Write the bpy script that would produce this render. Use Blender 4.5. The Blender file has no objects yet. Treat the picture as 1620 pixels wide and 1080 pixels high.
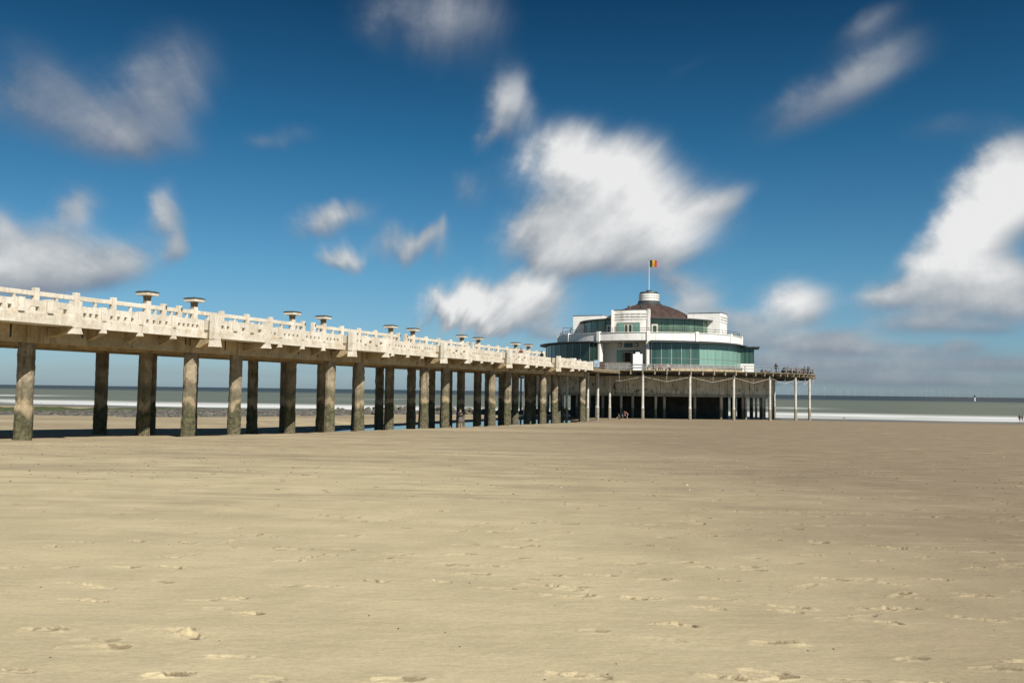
import bpy, bmesh, math, random
import numpy as np
from mathutils import Vector, Matrix

R = math.radians
sc = bpy.context.scene
COL = sc.collection
rnd = random.Random(7)
EYE = 5.0                       # camera height above the sea

# ------------------------------------------------------------------ materials
def new_mat(name):
    m = bpy.data.materials.new(name); m.use_nodes = True
    nt = m.node_tree
    for n in list(nt.nodes): nt.nodes.remove(n)
    out = nt.nodes.new('ShaderNodeOutputMaterial')
    b = nt.nodes.new('ShaderNodeBsdfPrincipled')
    nt.links.new(b.outputs[0], out.inputs[0])
    return m, nt, b

class NG:
    """small helper for wiring nodes"""
    def __init__(s, nt): s.nt = nt
    def link(s, a, b): s.nt.links.new(a, b)
    def put(s, sock, v):
        if isinstance(v, bpy.types.NodeSocket): s.link(v, sock)
        elif v is not None:
            try: sock.default_value = v
            except Exception:
                sock.default_value = (v[0], v[1], v[2], 1.0)
    def math(s, op, a, b=None, c=None, clamp=False):
        n = s.nt.nodes.new('ShaderNodeMath'); n.operation = op; n.use_clamp = clamp
        s.put(n.inputs[0], a)
        if b is not None: s.put(n.inputs[1], b)
        if c is not None: s.put(n.inputs[2], c)
        return n.outputs[0]
    def vmath(s, op, a, b=None):
        n = s.nt.nodes.new('ShaderNodeVectorMath'); n.operation = op
        s.put(n.inputs[0], a)
        if b is not None: s.put(n.inputs[1], b)
        return n.outputs['Value'] if op in ('DOT_PRODUCT', 'LENGTH') else n.outputs[0]
    def smooth(s, v, a, b, lo=0.0, hi=1.0):
        n = s.nt.nodes.new('ShaderNodeMapRange'); n.interpolation_type = 'SMOOTHSTEP'
        s.put(n.inputs[0], v); s.put(n.inputs[1], a); s.put(n.inputs[2], b); s.put(n.inputs[3], lo); s.put(n.inputs[4], hi)
        return n.outputs[0]
    def noise(s, vec, scale, detail=4, rough=.55, lac=2.0, dist=0.0):
        n = s.nt.nodes.new('ShaderNodeTexNoise')
        if vec is not None: s.link(vec, n.inputs['Vector'])
        n.inputs['Scale'].default_value = scale; n.inputs['Detail'].default_value = detail
        n.inputs['Roughness'].default_value = rough; n.inputs['Lacunarity'].default_value = lac
        n.inputs['Distortion'].default_value = dist
        return n.outputs[0]
    def voro(s, vec, scale, feature='F1', rand=1.0):
        n = s.nt.nodes.new('ShaderNodeTexVoronoi'); n.feature = feature
        if vec is not None: s.link(vec, n.inputs['Vector'])
        n.inputs['Scale'].default_value = scale; n.inputs['Randomness'].default_value = rand
        return n.outputs['Distance']
    def mix(s, f, a, b):
        n = s.nt.nodes.new('ShaderNodeMix'); n.data_type = 'RGBA'; n.clamp_factor = True
        s.put(n.inputs[0], f); s.put(n.inputs[6], a); s.put(n.inputs[7], b)
        return n.outputs[2]
    def mul(s, f, a, b):
        n = s.nt.nodes.new('ShaderNodeMix'); n.data_type = 'RGBA'; n.blend_type = 'MULTIPLY'
        s.put(n.inputs[0], f); s.put(n.inputs[6], a); s.put(n.inputs[7], b)
        return n.outputs[2]
    def pos(s):
        return s.nt.nodes.new('ShaderNodeNewGeometry').outputs['Position']
    def scale(s, v, xyz):
        n = s.nt.nodes.new('ShaderNodeVectorMath'); n.operation = 'MULTIPLY'
        s.link(v, n.inputs[0]); n.inputs[1].default_value = xyz
        return n.outputs[0]
    def sep(s, v):
        n = s.nt.nodes.new('ShaderNodeSeparateXYZ'); s.link(v, n.inputs[0]); return n.outputs
    def comb(s, x, y, z=0.0):
        n = s.nt.nodes.new('ShaderNodeCombineXYZ')
        s.put(n.inputs[0], x); s.put(n.inputs[1], y); s.put(n.inputs[2], z); return n.outputs[0]
    def bump(s, h, dist, strength=1.0):
        n = s.nt.nodes.new('ShaderNodeBump'); s.link(h, n.inputs['Height'])
        n.inputs['Distance'].default_value = dist; n.inputs['Strength'].default_value = strength
        return n.outputs[0]

def c4(c): return (c[0], c[1], c[2], 1.0)

def plain(name, col, rough=.6, metal=0.0, var=.12, nscale=3.0, bump=0.0):
    m, nt, b = new_mat(name); g = NG(nt)
    n = g.noise(g.pos(), nscale, 5)
    lo = tuple(x*(1-var) for x in col); hi = tuple(min(1, x*(1+var)) for x in col)
    g.put(b.inputs['Base Color'], g.mix(g.smooth(n, .3, .7), c4(lo), c4(hi)))
    b.inputs['Roughness'].default_value = rough; b.inputs['Metallic'].default_value = metal
    if bump: g.link(g.bump(g.noise(g.pos(), nscale*4, 6), bump), b.inputs['Normal'])
    return m

def concrete(name, c1, c2, streak, scale=1.2, bump=.01, streak_amt=.55, band=None, patch=None):
    """raw weathered concrete: clouded, streaked down the face, pitted"""
    m, nt, b = new_mat(name); g = NG(nt)
    p = g.pos()
    n1 = g.noise(p, scale, 6, .6)
    col = g.mix(g.smooth(n1, .32, .68), c4(c1), c4(c2))
    ns = g.noise(g.scale(p, (1, 1, .12)), scale*2.6, 5, .65)
    col = g.mix(g.math('MULTIPLY', g.smooth(ns, .5, .72), streak_amt), col, c4(streak))
    n3 = g.noise(p, scale*9, 4, .7)
    col = g.mul(1.0, col, g.mix(g.smooth(n3, .3, .75), c4((.78, .78, .78)), c4((1.1, 1.1, 1.1))))
    if patch:
        np_ = g.noise(p, patch[1], 5, .6)
        col = g.mix(g.math('MULTIPLY', g.smooth(np_, patch[2], patch[2]+.10), .8), col, c4(patch[0]))
    if band: col = band(g, p, col)
    g.put(b.inputs['Base Color'], col)
    b.inputs['Roughness'].default_value = .9
    b.inputs['Specular IOR Level'].default_value = .2
    h = g.math('ADD', g.noise(p, scale*5, 7, .65), g.math('MULTIPLY', g.noise(p, scale*30, 3, .6), .35))
    g.link(g.bump(h, bump), b.inputs['Normal'])
    return m

def pillar_band(g, p, col):
    z = g.sep(p)[2]
    jag = g.noise(g.scale(p, (1, 1, .35)), 1.3, 4, .6)
    zz = g.math('ADD', z, g.math('MULTIPLY', g.math('SUBTRACT', jag, .5), 2.2))
    # pale worn collar, then green weed, then mussel-dark foot
    pale = g.math('MULTIPLY', g.smooth(zz, 3.35, 3.6), g.smooth(zz, 4.25, 3.9))
    col = g.mix(g.math('MULTIPLY', pale, .55), col, c4((.40, .31, .19)))
    weed = g.smooth(zz, 3.75, 3.3)
    col = g.mix(g.math('MULTIPLY', weed, .93), col, g.mix(g.smooth(g.noise(p, 3.5, 5, .7), .4, .62), c4((.052, .054, .027)), c4((.125, .115, .065))))
    foot = g.smooth(zz, 2.3, 1.5)
    spk = g.noise(p, 9, 3, .7)
    fc = g.mix(g.smooth(spk, .46, .6), c4((.07, .065, .04)), c4((.24, .20, .13)))
    col = g.mix(g.math('MULTIPLY', foot, .8), col, fc)
    mid = g.math('MULTIPLY', g.smooth(zz, 5.2, 4.6), g.smooth(zz, 3.9, 4.3))
    col = g.mix(g.math('MULTIPLY', mid, .62), col, c4((.10, .095, .06)))
    return col

M = {}
M['pillar'] = concrete('pillar_concrete', (.185, .15, .10), (.37, .305, .21), (.06, .05, .034), .85, .07, .85, pillar_band, ((.39, .325, .225), .8, .58))
M['girder'] = concrete('girder_concrete', (.36, .27, .15), (.52, .41, .25), (.20, .145, .075), .7, .02, .6)
def drum_band(g, p, col):
    sp = g.noise(g.scale(p, (1, 1, .6)), 1.6, 6, .75)
    col = g.mix(g.smooth(sp, .565, .62), col, c4((.07, .064, .048)))
    z = g.sep(p)[2]
    lo = g.smooth(g.math('ADD', z, g.noise(p, 1.4, 4)), 5.7, 5.25)
    return g.mix(g.math('MULTIPLY', lo, .5), col, c4((.17, .155, .12)))
M['drum'] = concrete('drum_concrete', (.52, .485, .385), (.74, .70, .58), (.22, .20, .15), .45, .02, .75, drum_band)
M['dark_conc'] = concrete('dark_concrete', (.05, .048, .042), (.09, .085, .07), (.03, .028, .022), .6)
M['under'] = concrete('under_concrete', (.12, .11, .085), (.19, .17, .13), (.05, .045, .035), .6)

def cream_paint(name, rust=True):
    m, nt, b = new_mat(name); g = NG(nt)
    p = g.pos()
    n = g.noise(p, .8, 5, .6)
    col = g.mix(g.smooth(n, .3, .7), c4((.55, .495, .40)), c4((.735, .685, .59)))
    nf = g.noise(p, 7, 5, .65)
    col = g.mix(g.math('MULTIPLY', g.smooth(nf, .52, .68), .8), col, c4((.46, .37, .235)))
    nv_ = g.noise(g.scale(p, (1, 1, .16)), 3.2, 5, .65)
    col = g.mix(g.math('MULTIPLY', g.smooth(nv_, .52, .70), .55), col, c4((.40, .325, .205)))
    nd_ = g.noise(p, 15, 3, .7)
    col = g.mix(g.math('MULTIPLY', g.smooth(nd_, .66, .72), .7), col, c4((.17, .135, .085)))
    if rust:
        z = g.sep(p)[2]
        zone = g.math('MULTIPLY', g.smooth(z, 8.40, 8.66), g.smooth(z, 9.22, 8.86))
        nr = g.noise(g.scale(p, (1, 1, .8)), 2.4, 6, .7)
        col = g.mix(g.math('MULTIPLY', g.math('MULTIPLY', zone, g.smooth(nr, .46, .66)), .55), col, c4((.44, .32, .16)))
        nk = g.noise(p, 11, 4, .7)
        col = g.mix(g.math('MULTIPLY', g.math('MULTIPLY', zone, g.smooth(nk, .62, .68)), .7), col, c4((.20, .14, .07)))
    b.inputs['Roughness'].default_value = .85
    b.inputs['Specular IOR Level'].default_value = .25
    g.put(b.inputs['Base Color'], col)
    g.link(g.bump(g.noise(p, 10, 7, .65), .012), b.inputs['Normal'])
    return m
M['cream'] = cream_paint('cream_weathered_paint')
M['cream_rail'] = cream_paint('cream_rail_paint', False)

def white_paint(name, col=(.80, .775, .72)):
    m, nt, b = new_mat(name); g = NG(nt); p = g.pos()
    ns = g.noise(g.scale(p, (1, 1, .15)), 1.2, 5, .6)
    c = g.mix(g.smooth(ns, .48, .75), c4(col), c4((col[0]*.74, col[1]*.71, col[2]*.64)))
    nr_ = g.noise(g.scale(p, (1, 1, .10)), 2.6, 5, .7)
    c = g.mix(g.math('MULTIPLY', g.smooth(nr_, .60, .70), .5), c, c4((.36, .29, .20)))
    ns2 = g.noise(p, 5, 4, .6)
    c = g.mix(g.math('MULTIPLY', g.smooth(ns2, .6, .72), .4), c, c4((.5, .45, .36)))
    g.put(b.inputs['Base Color'], c); b.inputs['Roughness'].default_value = .6
    return m
M['white'] = white_paint('white_render')
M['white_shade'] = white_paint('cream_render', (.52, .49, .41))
M['slot'] = plain('slot_shadow_gap', (.03, .03, .03), .9)
M['metal'] = plain('galvanised_steel', (.42, .42, .40), .5, .6, .2, 6)
M['dark_metal'] = plain('dark_steel', (.06, .065, .065), .5, .3, .2, 6)
M['column'] = concrete('painted_column', (.50, .475, .41), (.68, .65, .58), (.28, .255, .20), 1.5, .01, .5,
    lambda g, p, col: g.mix(g.smooth(g.math('ADD', g.sep(p)[2], g.math('MULTIPLY', g.noise(p, 2.5, 4), .5)), 2.75, 2.65), col,
                            g.mix(g.smooth(g.noise(p, 8, 4), .42, .6), c4((.16, .145, .10)), c4((.36, .33, .26)))))
M['core_col'] = concrete('core_column', (.46, .43, .35), (.62, .58, .48), (.22, .20, .15), 1.2, .015, .6,
    lambda g, p, col: g.mix(g.smooth(g.math('ADD', g.sep(p)[2], g.noise(p, 2, 4)), 3.0, 2.6), col, c4((.20, .19, .135))))
M['timber'] = plain('weathered_timber', (.24, .19, .12), .85, 0, .3, 4)
M['timber_edge'] = plain('mossy_timber_edge', (.20, .16, .07), .85, 0, .4, 3)
M['grey_board'] = plain('grey_board', (.21, .20, .185), .8, 0, .25, 3)
M['tan_board'] = plain('tan_board', (.42, .33, .215), .8, 0, .25, 2.5)
M['eave'] = plain('eave_metal', (.07, .075, .075), .45, .3, .2, 2)
M['soffit'] = plain('soffit_grey', (.33, .32, .30), .8, 0, .1, 2)
M['door_wood'] = plain('door_wood', (.30, .16, .075), .5, 0, .2, 4)
M['door_cream'] = plain('door_cream', (.55, .50, .40), .6, 0, .1, 4)
M['black'] = plain('black_rubber', (.015, .015, .016), .6, 0, .2, 5)
M['yellow'] = plain('flag_yellow', (.55, .40, .02), .8, 0, .05, 5)
M['red'] = plain('flag_red', (.33, .015, .022), .8, 0, .05, 5)
M['offwhite'] = plain('white_panel', (.86, .86, .86), .5, 0, .03, 2)
M['blue_sign'] = plain('pale_blue_board', (.42, .55, .66), .5, 0, .1, 4)
M['brown_sign'] = plain('dark_brown_board', (.10, .05, .035), .6, 0, .2, 4)
M['rust'] = concrete('rusty_steel', (.12, .055, .03), (.20, .09, .05), (.04, .025, .02), 1.2)
M['lamp_top'] = plain('lamp_top_slab', (.05, .06, .05), .8, 0, .3, 6)
M['lamp_neck'] = plain('lamp_neck_bronze', (.17, .14, .09), .7, 0, .25, 8)
M['turbine'] = plain('turbine_hazed', (.34, .40, .46), .6, 0, .02, .01)  # white turbines greyed towards the sky, distance haze painted into the colour
M['interior'] = plain('dark_interior', (.02, .018, .016), .8)

def copper():
    m, nt, b = new_mat('brown_copper_roof'); g = NG(nt)
    tc = nt.nodes.new('ShaderNodeTexCoord').outputs['Object']
    s = g.sep(tc)
    ang = g.math('ARCTAN2', s[1], s[0])
    seam = g.math('ABSOLUTE', g.math('SUBTRACT', g.math('FRACT', g.math('MULTIPLY', ang, 60/6.28318)), .5))
    n = g.noise(tc, .7, 5, .6)
    col = g.mix(g.smooth(n, .3, .7), c4((.055, .033, .025)), c4((.098, .062, .047)))
    col = g.mix(g.smooth(seam, .44, .49), col, c4((.05, .03, .024)))
    g.put(b.inputs['Base Color'], col); b.inputs['Roughness'].default_value = .62
    b.inputs['Metallic'].default_value = .25
    g.link(g.bump(seam, .05), b.inputs['Normal'])
    return m
M['copper'] = copper()

def glass(name, col, inner, rough=.04, streak=.6):
    """glazing: curtains and rooms read dimly behind a reflective pane"""
    m, nt, b = new_mat(name); g = NG(nt); p = g.pos()
    n = g.noise(g.scale(p, (1, 1, .06)), 1.4, 4, .6)
    oi = nt.nodes.new('ShaderNodeObjectInfo').outputs['Random']
    f = g.math('ADD', g.math('MULTIPLY', g.smooth(n, .35, .7), streak), g.math('MULTIPLY', oi, .8))
    g.put(b.inputs['Base Color'], g.mix(f, c4(col), c4(inner)))
    b.inputs['Roughness'].default_value = rough; b.inputs['IOR'].default_value = 1.5
    b.inputs['Specular IOR Level'].default_value = .5
    return m
M['glass'] = glass('teal_glass', (.012, .038, .032), (.065, .14, .11))
M['glass_dark'] = glass('dark_green_glass', (.006, .022, .016), (.03, .062, .047))
M['glass_pale'] = glass('pale_green_blind', (.12, .235, .185), (.20, .345, .275), .15, .5)
M['glass_up'] = glass('upper_green_glass', (.03, .065, .045), (.13, .20, .135))

# ------------------------------------------------------------------ mesh helpers
class MB:
    def __init__(s): s.v = []; s.f = []; s.mi = []; s.m = 0
    def add(s, vs, fs):
        o = len(s.v); s.v += [tuple(v) for v in vs]
        s.f += [tuple(i+o for i in f) for f in fs]; s.mi += [s.m]*len(fs)
        return s
    def box(s, x0, x1, y0, y1, z0, z1):
        v = [(x, y, z) for z in (z0, z1) for y in (y0, y1) for x in (x0, x1)]
        return s.add(v, [(0, 2, 3, 1), (4, 5, 7, 6), (0, 1, 5, 4), (2, 6, 7, 3), (0, 4, 6, 2), (1, 3, 7, 5)])
    def hexa(s, v):          # eight corners, ordered as in box
        return s.add(v, [(0, 2, 3, 1), (4, 5, 7, 6), (0, 1, 5, 4), (2, 6, 7, 3), (0, 4, 6, 2), (1, 3, 7, 5)])
    def tube(s, a, b, r0, r1=None, n=8):
        a = Vector(a); b = Vector(b); r1 = r0 if r1 is None else r1
        d = (b-a).normalized(); u = d.orthogonal().normalized(); w = d.cross(u)
        vs = []
        for p, r in ((a, r0), (b, r1)):
            for k in range(n):
                t = 2*math.pi*k/n; vs.append(p+u*(r*math.cos(t))+w*(r*math.sin(t)))
        fs = [(k, (k+1) % n, n+(k+1) % n, n+k) for k in range(n)]
        fs += [tuple(range(n-1, -1, -1)), tuple(range(n, 2*n))]
        return s.add(vs, fs)
    def lathe(s, prof, n=48, a0=0.0, a1=None, cap=False, cx=0, cy=0):
        """profile [(r, z)] closed loop if cap else open, swept about z; angles in the pavilion's beta"""
        full = a1 is None
        k_n = n if full else n+1
        vs = []
        for k in range(k_n):
            t = (2*math.pi*k/n) if full else a0+(a1-a0)*k/n
            for r, z in prof: vs.append((cx-r*math.cos(t), cy-r*math.sin(t), z))
        m = len(prof); fs = []
        segs = n
        for k in range(segs):
            k2 = (k+1) % k_n
            for i in range(m if cap else m-1):
                j = (i+1) % m
                fs.append((k*m+i, k2*m+i, k2*m+j, k*m+j))
        if cap and not full:
            fs.append(tuple(range(m-1, -1, -1))); fs.append(tuple((k_n-1)*m+i for i in range(m)))
        return s.add(vs, fs)
    def ring(s, r0, r1, z0, z1, n=96, a0=0.0, a1=None):
        return s.lathe([(r1, z0), (r1, z1), (r0, z1), (r0, z0)], n, a0, a1, cap=True)
    def disc(s, r, z0, z1, n=96):
        vs = [(-r*math.cos(2*math.pi*k/n), -r*math.sin(2*math.pi*k/n), z) for z in (z0, z1) for k in range(n)]
        return s.add(vs, [tuple(range(n-1, -1, -1)), tuple(range(n, 2*n))] + [(k, (k+1) % n, n+(k+1) % n, n+k) for k in range(n)])
    def blob(s, c, rad, seed, seg=8, rings=6, amp=.25):
        rr = random.Random(seed); vs = []; fs = []
        ph = [(rr.uniform(0, 6.28), rr.uniform(1, 3), rr.uniform(1, 3)) for _ in range(4)]
        for i in range(rings+1):
            th = math.pi*i/rings
            for k in range(seg):
                p = 2*math.pi*k/seg
                q = 1+amp*sum(math.sin(a+b*p*round(1)+d*th*2) for a, b, d in [(x[0], round(x[1]), x[2]) for x in ph])/2.2
                vs.append((c[0]+rad[0]*q*math.sin(th)*math.cos(p), c[1]+rad[1]*q*math.sin(th)*math.sin(p), c[2]+rad[2]*q*math.cos(th)))
        for i in range(rings):
            for k in range(seg):
                fs.append((i*seg+k, (i+1)*seg+k, (i+1)*seg+(k+1) % seg, i*seg+(k+1) % seg))
        return s.add(vs, fs)
    def build(s, name, mats, parent=None, smooth=None, bevel=0.0):
        me = bpy.data.meshes.new(name); me.from_pydata(s.v, [], s.f)
        if not isinstance(mats, (list, tuple)): mats = [mats]
        for m in mats: me.materials.append(m)
        if len(mats) > 1: me.polygons.foreach_set('material_index', s.mi)
        bm = bmesh.new(); bm.from_mesh(me)
        bmesh.ops.remove_doubles(bm, verts=bm.verts, dist=1e-5)
        bmesh.ops.recalc_face_normals(bm, faces=bm.faces)
        if bevel:
            es = [e for e in bm.edges if len(e.link_faces) == 2 and e.calc_face_angle(0) > .6]
            bmesh.ops.bevel(bm, geom=es, offset=bevel, segments=1, affect='EDGES', clamp_overlap=True)
        bm.to_mesh(me); bm.free()
        if smooth is not None:
            me.polygons.foreach_set('use_smooth', [True]*len(me.polygons))
            try: me.set_sharp_from_angle(angle=R(smooth))
            except Exception: pass
        o = bpy.data.objects.new(name, me); COL.objects.link(o)
        if parent: o.parent = parent
        return o

def tag(o, label=None, cat=None, group=None, kind=None):
    if label: o['label'] = label
    if cat: o['category'] = cat
    if group: o['group'] = group
    if kind: o['kind'] = kind
    return o
def empty(name, loc=(0, 0, 0), rz=0.0):
    o = bpy.data.objects.new(name, None); COL.objects.link(o)
    o.location = loc; o.rotation_euler = (0, 0, rz); o.empty_display_size = .2
    return o
def copy_tree(o, parent=None):
    c = o.copy(); COL.objects.link(c)
    if parent: c.parent = parent
    for ch in o.children: copy_tree(ch, c)
    return c

# ------------------------------------------------------------------ layout
PR = R(66.85)                                # the pier runs out to sea along this bearing
DX, DY = math.cos(PR), math.sin(PR)
NX, NY = -DY, DX
P0 = (-22.42, 63.86)                         # first near pillar of the second pair
def pier_xy(s, w): return (P0[0]+s*DX+w*NX, P0[1]+s*DY+w*NY)
KS, KP = .962, .985                          # plan scale of the pavilion and of the round deck
CX, CY = 27.8, 186.0                         # rotunda centre
SN = (.223, .975)                            # seaward
def pol(r, b, z=0.0): return (-r*math.cos(b), -r*math.sin(b), z)      # pavilion local; b=0 faces the pier
def pav_world(r, bdeg, z=0.0):
    x, y, _ = pol(r*(KP if r > 23.5 else KS), R(bdeg)); c, s_ = math.cos(PR), math.sin(PR)
    return (CX+x*c-y*s_, CY+x*s_+y*c, z)

# ------------------------------------------------------------------ ground
nrng = np.random.default_rng(5)
_tab = nrng.random((256, 256)).astype(np.float32)
def vnoise(x, y):
    xi = np.floor(x).astype(np.int64); yi = np.floor(y).astype(np.int64)
    fx = (x-xi).astype(np.float32); fy = (y-yi).astype(np.float32)
    fx = fx*fx*(3-2*fx); fy = fy*fy*(3-2*fy)
    a = _tab[xi & 255, yi & 255]; b = _tab[(xi+1) & 255, yi & 255]; c = _tab[xi & 255, (yi+1) & 255]; d = _tab[(xi+1) & 255, (yi+1) & 255]
    return (a*(1-fx)+b*fx)*(1-fy)+(c*(1-fx)+d*fx)*fy
def fbm(x, y, o=4):
    v = 0; a = .5
    for i in range(o):
        v = v+a*(vnoise(x*2**i+17.3*i, y*2**i+5.1*i)-.5); a *= .5
    return v
def sstep(x, a, b):
    t = np.clip((x-a)/(b-a), 0, 1); return t*t*(3-2*t)

def ground(X, Y):
    X = np.asarray(X, dtype=np.float64); Y = np.asarray(Y, dtype=np.float64)
    q = SN[0]*X+SN[1]*Y
    z = np.interp(q, [-40, 0, 20, 45, 60, 100, 156, 180, 199, 215, 260, 400], [4.0, 3.45, 2.72, 1.95, 1.72, 1.15, .58, .30, .02, -.35, -1.2, -3])
    s = (X-P0[0])*DX+(Y-P0[1])*DY; w = (X-P0[0])*NX+(Y-P0[1])*NY
    A = np.interp(s, [-30, -14, 0, 10, 17, 34, 51, 68, 85, 97, 106], [.0, .08, .27, .45, .66, 1.02, 1.02, .80, .58, .2, 0])
    ww = w+.7*(vnoise(s*.12, s*0+3.3)-.5)*2
    z = z-A*sstep(ww, -4.2, -1.0)*(1-sstep(ww, 9, 24))
    # runnel in front of the groyne
    ux, uy = X+43, Y-140
    al = ux*.57+uy*.82; ac = ux*.82-uy*.57
    z = z-.75*np.exp(-(al/22)**4-(ac/5.5)**2)
    # gentle swales and bars
    z = z+.16*fbm(X*.035+3, Y*.05+8, 3)*sstep(q, 8, 40)*(1-sstep(q, 170, 199))
    z = z+.05*fbm(X*.22, Y*.28, 3)*(1-sstep(q, 150, 195))
    return z

def gz(x, y): return float(ground(np.array([x]), np.array([y]))[0])

def build_beach():
    ys = [0.6]
    while ys[-1] < 520:
        y = ys[-1]
        d = y*y/(916*1.75)*.62
        d = min(max(d, .0072 if y > 3 else .03), 3.5)
        ys.append(y+d)
    ys = np.array(ys)
    t = np.concatenate([np.linspace(-2.6, -.62, 70)[:-1], np.arange(-.62, .62, .00125), np.linspace(.62, 2.6, 70)])
    ny, nx = len(ys), len(t)
    Y = np.repeat(ys[:, None], nx, 1); X = (Y+.35)*t[None, :]
    Z = ground(X, Y)
    # wind and water ripples, trampled unevenness close by
    near = 1-sstep(Y, 18, 45)
    Z = Z+near*(.030*fbm(X*.9+2, Y*1.3, 4)+.007*fbm(X*5, Y*7, 3))
    scuff = np.zeros_like(Z); pit_shade = np.zeros_like(Z)
    rr = np.random.default_rng(21)
    prints = []
    # footprints: scattered single ones and some strung in tracks
    for k in range(560):
        y = 2.9+ (rr.random()**1.25)*36
        x = (rr.random()*2-1)*.62*(y+1)
        prints.append((x, y, rr.normal(0, .28), rr.random()))
    for k in range(22):
        y0 = 3.6+rr.random()*22; x0 = (rr.random()*2-1)*.5*y0; a = rr.normal(-.12, .22)
        for i in range(rr.integers(5, 14)):
            st = i*.68
            prints.append((x0+st*math.cos(a)+rr.normal(0, .04), y0+st*math.sin(a)+(.09 if i % 2 else -.09), a+rr.normal(0, .12), .35+.6*rr.random()))
    for (x, y, a, dep) in prints:
        if y < 1.5: continue
        L = .15*(.85+.4*rr.random()); Wd = .052*(.85+.5*rr.random())
        ca, sa = math.cos(a), math.sin(a)
        i0 = np.searchsorted(ys, y-.34); i1 = np.searchsorted(ys, y+.34)
        j0 = np.searchsorted(t, (x-.36)/(y+.35)-.001*0-.02/(y)); j1 = np.searchsorted(t, (x+.36)/(y+.35)+.02/(y))
        if i1-i0 < 2 or j1-j0 < 2: continue
        xs = X[i0:i1, j0:j1]-x; yy = Y[i0:i1, j0:j1]-y
        u = (xs*ca+yy*sa)/L; v = (-xs*sa+yy*ca)/Wd
        v = v/(1.0-.22*np.cos(u*2.2+.5))
        nz = fbm((xs+x)*16+k, (yy+y)*16, 4)
        d = np.sqrt(u*u+v*v)+nz*.75
        inside = 1-sstep(d, .86, 1.0)
        rim = np.exp(-((d-1.22)/.26)**2)*(1+.8*np.sin(u*3+dep*9))
        crumb = fbm((xs+x)*30, (yy+y)*30, 3)
        deep = .005+.015*dep
        dz = -deep*inside*(.75+.25*u*(1 if dep > .5 else -1))+deep*.35*rim*(1+1.2*crumb)+inside*crumb*.012+(rim+inside*.6)*np.clip(nz-.06, 0, .13)*.075*dep
        Z[i0:i1, j0:j1] += dz
        pit_shade[i0:i1, j0:j1] = np.maximum(pit_shade[i0:i1, j0:j1], sstep(d, 1.12, .98)*sstep(fbm((xs+x)*13+dep*40, (yy+y)*13, 4)+.16*np.clip(u, -1.2, 1.2)+.20*np.clip(d-.55, -.4, .5), .10, .17)*(.4+.6*dep))
        scuff[i0:i1, j0:j1] = np.maximum(scuff[i0:i1, j0:j1], np.clip(inside*.6+rim*.55, 0, 1)*(.35+.65*dep)*(.6+1.2*np.clip(nz+.3, 0, 1)))
    me = bpy.data.meshes.new('beach')
    nv = nx*ny
    co = np.stack([X, Y, Z], -1).astype(np.float32).reshape(-1)
    idx = np.arange(nv).reshape(ny, nx)
    q = np.stack([idx[:-1, :-1], idx[:-1, 1:], idx[1:, 1:], idx[1:, :-1]], -1).reshape(-1, 4)
    me.vertices.add(nv); me.vertices.foreach_set('co', co)
    me.loops.add(q.size); me.loops.foreach_set('vertex_index', q.reshape(-1).astype(np.int32))
    me.polygons.add(len(q)); me.polygons.foreach_set('loop_start', (np.arange(len(q))*4).astype(np.int32))
    me.polygons.foreach_set('loop_total', np.full(len(q), 4, np.int32))
    me.update(calc_edges=True)
    me.polygons.foreach_set('use_smooth', np.ones(len(q), bool))
    at = me.attributes.new('scuff', 'FLOAT', 'POINT'); at.data.foreach_set('value', np.clip(scuff, 0, 1).astype(np.float32).reshape(-1))
    at = me.attributes.new('pit_shade', 'FLOAT', 'POINT'); at.data.foreach_set('value', np.clip(pit_shade, 0, 1).astype(np.float32).reshape(-1))
    o = bpy.data.objects.new('beach', me); COL.objects.link(o)
    m, nt, b = new_mat('beach_sand'); g = NG(nt); p = g.pos(); s = g.sep(p)
    # dry pale sand, browner moist drifts, and shade painted in towards the right
    dr = g.noise(g.scale(p, (.016, .05, 0)), 1.0, 5, .6)
    st = g.noise(g.scale(p, (.10, .36, 0)), 1.0, 7, .66, 2.0, 1.0)
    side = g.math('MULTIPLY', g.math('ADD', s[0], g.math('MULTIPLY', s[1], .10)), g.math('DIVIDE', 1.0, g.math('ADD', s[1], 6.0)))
    damp_shade = g.math('ADD', g.smooth(side, -.02, .58), g.math('MULTIPLY', g.math('SUBTRACT', dr, .5), 2.2))
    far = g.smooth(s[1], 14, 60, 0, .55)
    damp_shade = g.math('ADD', damp_shade, far, clamp=True)
    col = g.mix(damp_shade, c4(SAND_DRY), c4(SAND_DAMP_SHADE))
    streaks = g.math('MULTIPLY', g.smooth(st, .47, .66), g.smooth(s[1], 7, 26, .16, .55))
    col = g.mix(streaks, col, c4((.225, .180, .125)))
    st2 = g.noise(g.scale(p, (.35, 1.5, 0)), 1.0, 5, .6)
    col = g.mix(g.math('MULTIPLY', g.smooth(st2, .54, .70), .35), col, c4((.46, .385, .25)))
    st4 = g.noise(g.scale(p, (.30, 1.5, 0)), 1.0, 7, .7, 2.0, .8)
    col = g.mix(g.math('MULTIPLY', g.smooth(st4, .52, .66), g.smooth(s[1], 9, 26, .06, .5)), col, c4((.235, .185, .125)))
    col = g.mix(g.math('MULTIPLY', g.smooth(st4, .46, .34), g.smooth(s[1], 9, 26, .05, .4)), col, c4((.50, .42, .28)))
    st3 = g.noise(g.scale(p, (1.6, 3.2, 0)), 1.0, 5, .6)
    col = g.mix(g.math('MULTIPLY', g.smooth(st3, .45, .75), .22), col, c4((.30, .25, .175)))
    grain = g.noise(p, 160, 2, .7)
    col = g.mul(1.0, col, g.mix(g.smooth(grain, .3, .7), c4((.86, .86, .86)), c4((1.08, 1.08, 1.08))))
    mott = g.noise(g.scale(p, (1, .8, 0)), .8, 4, .55)
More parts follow.
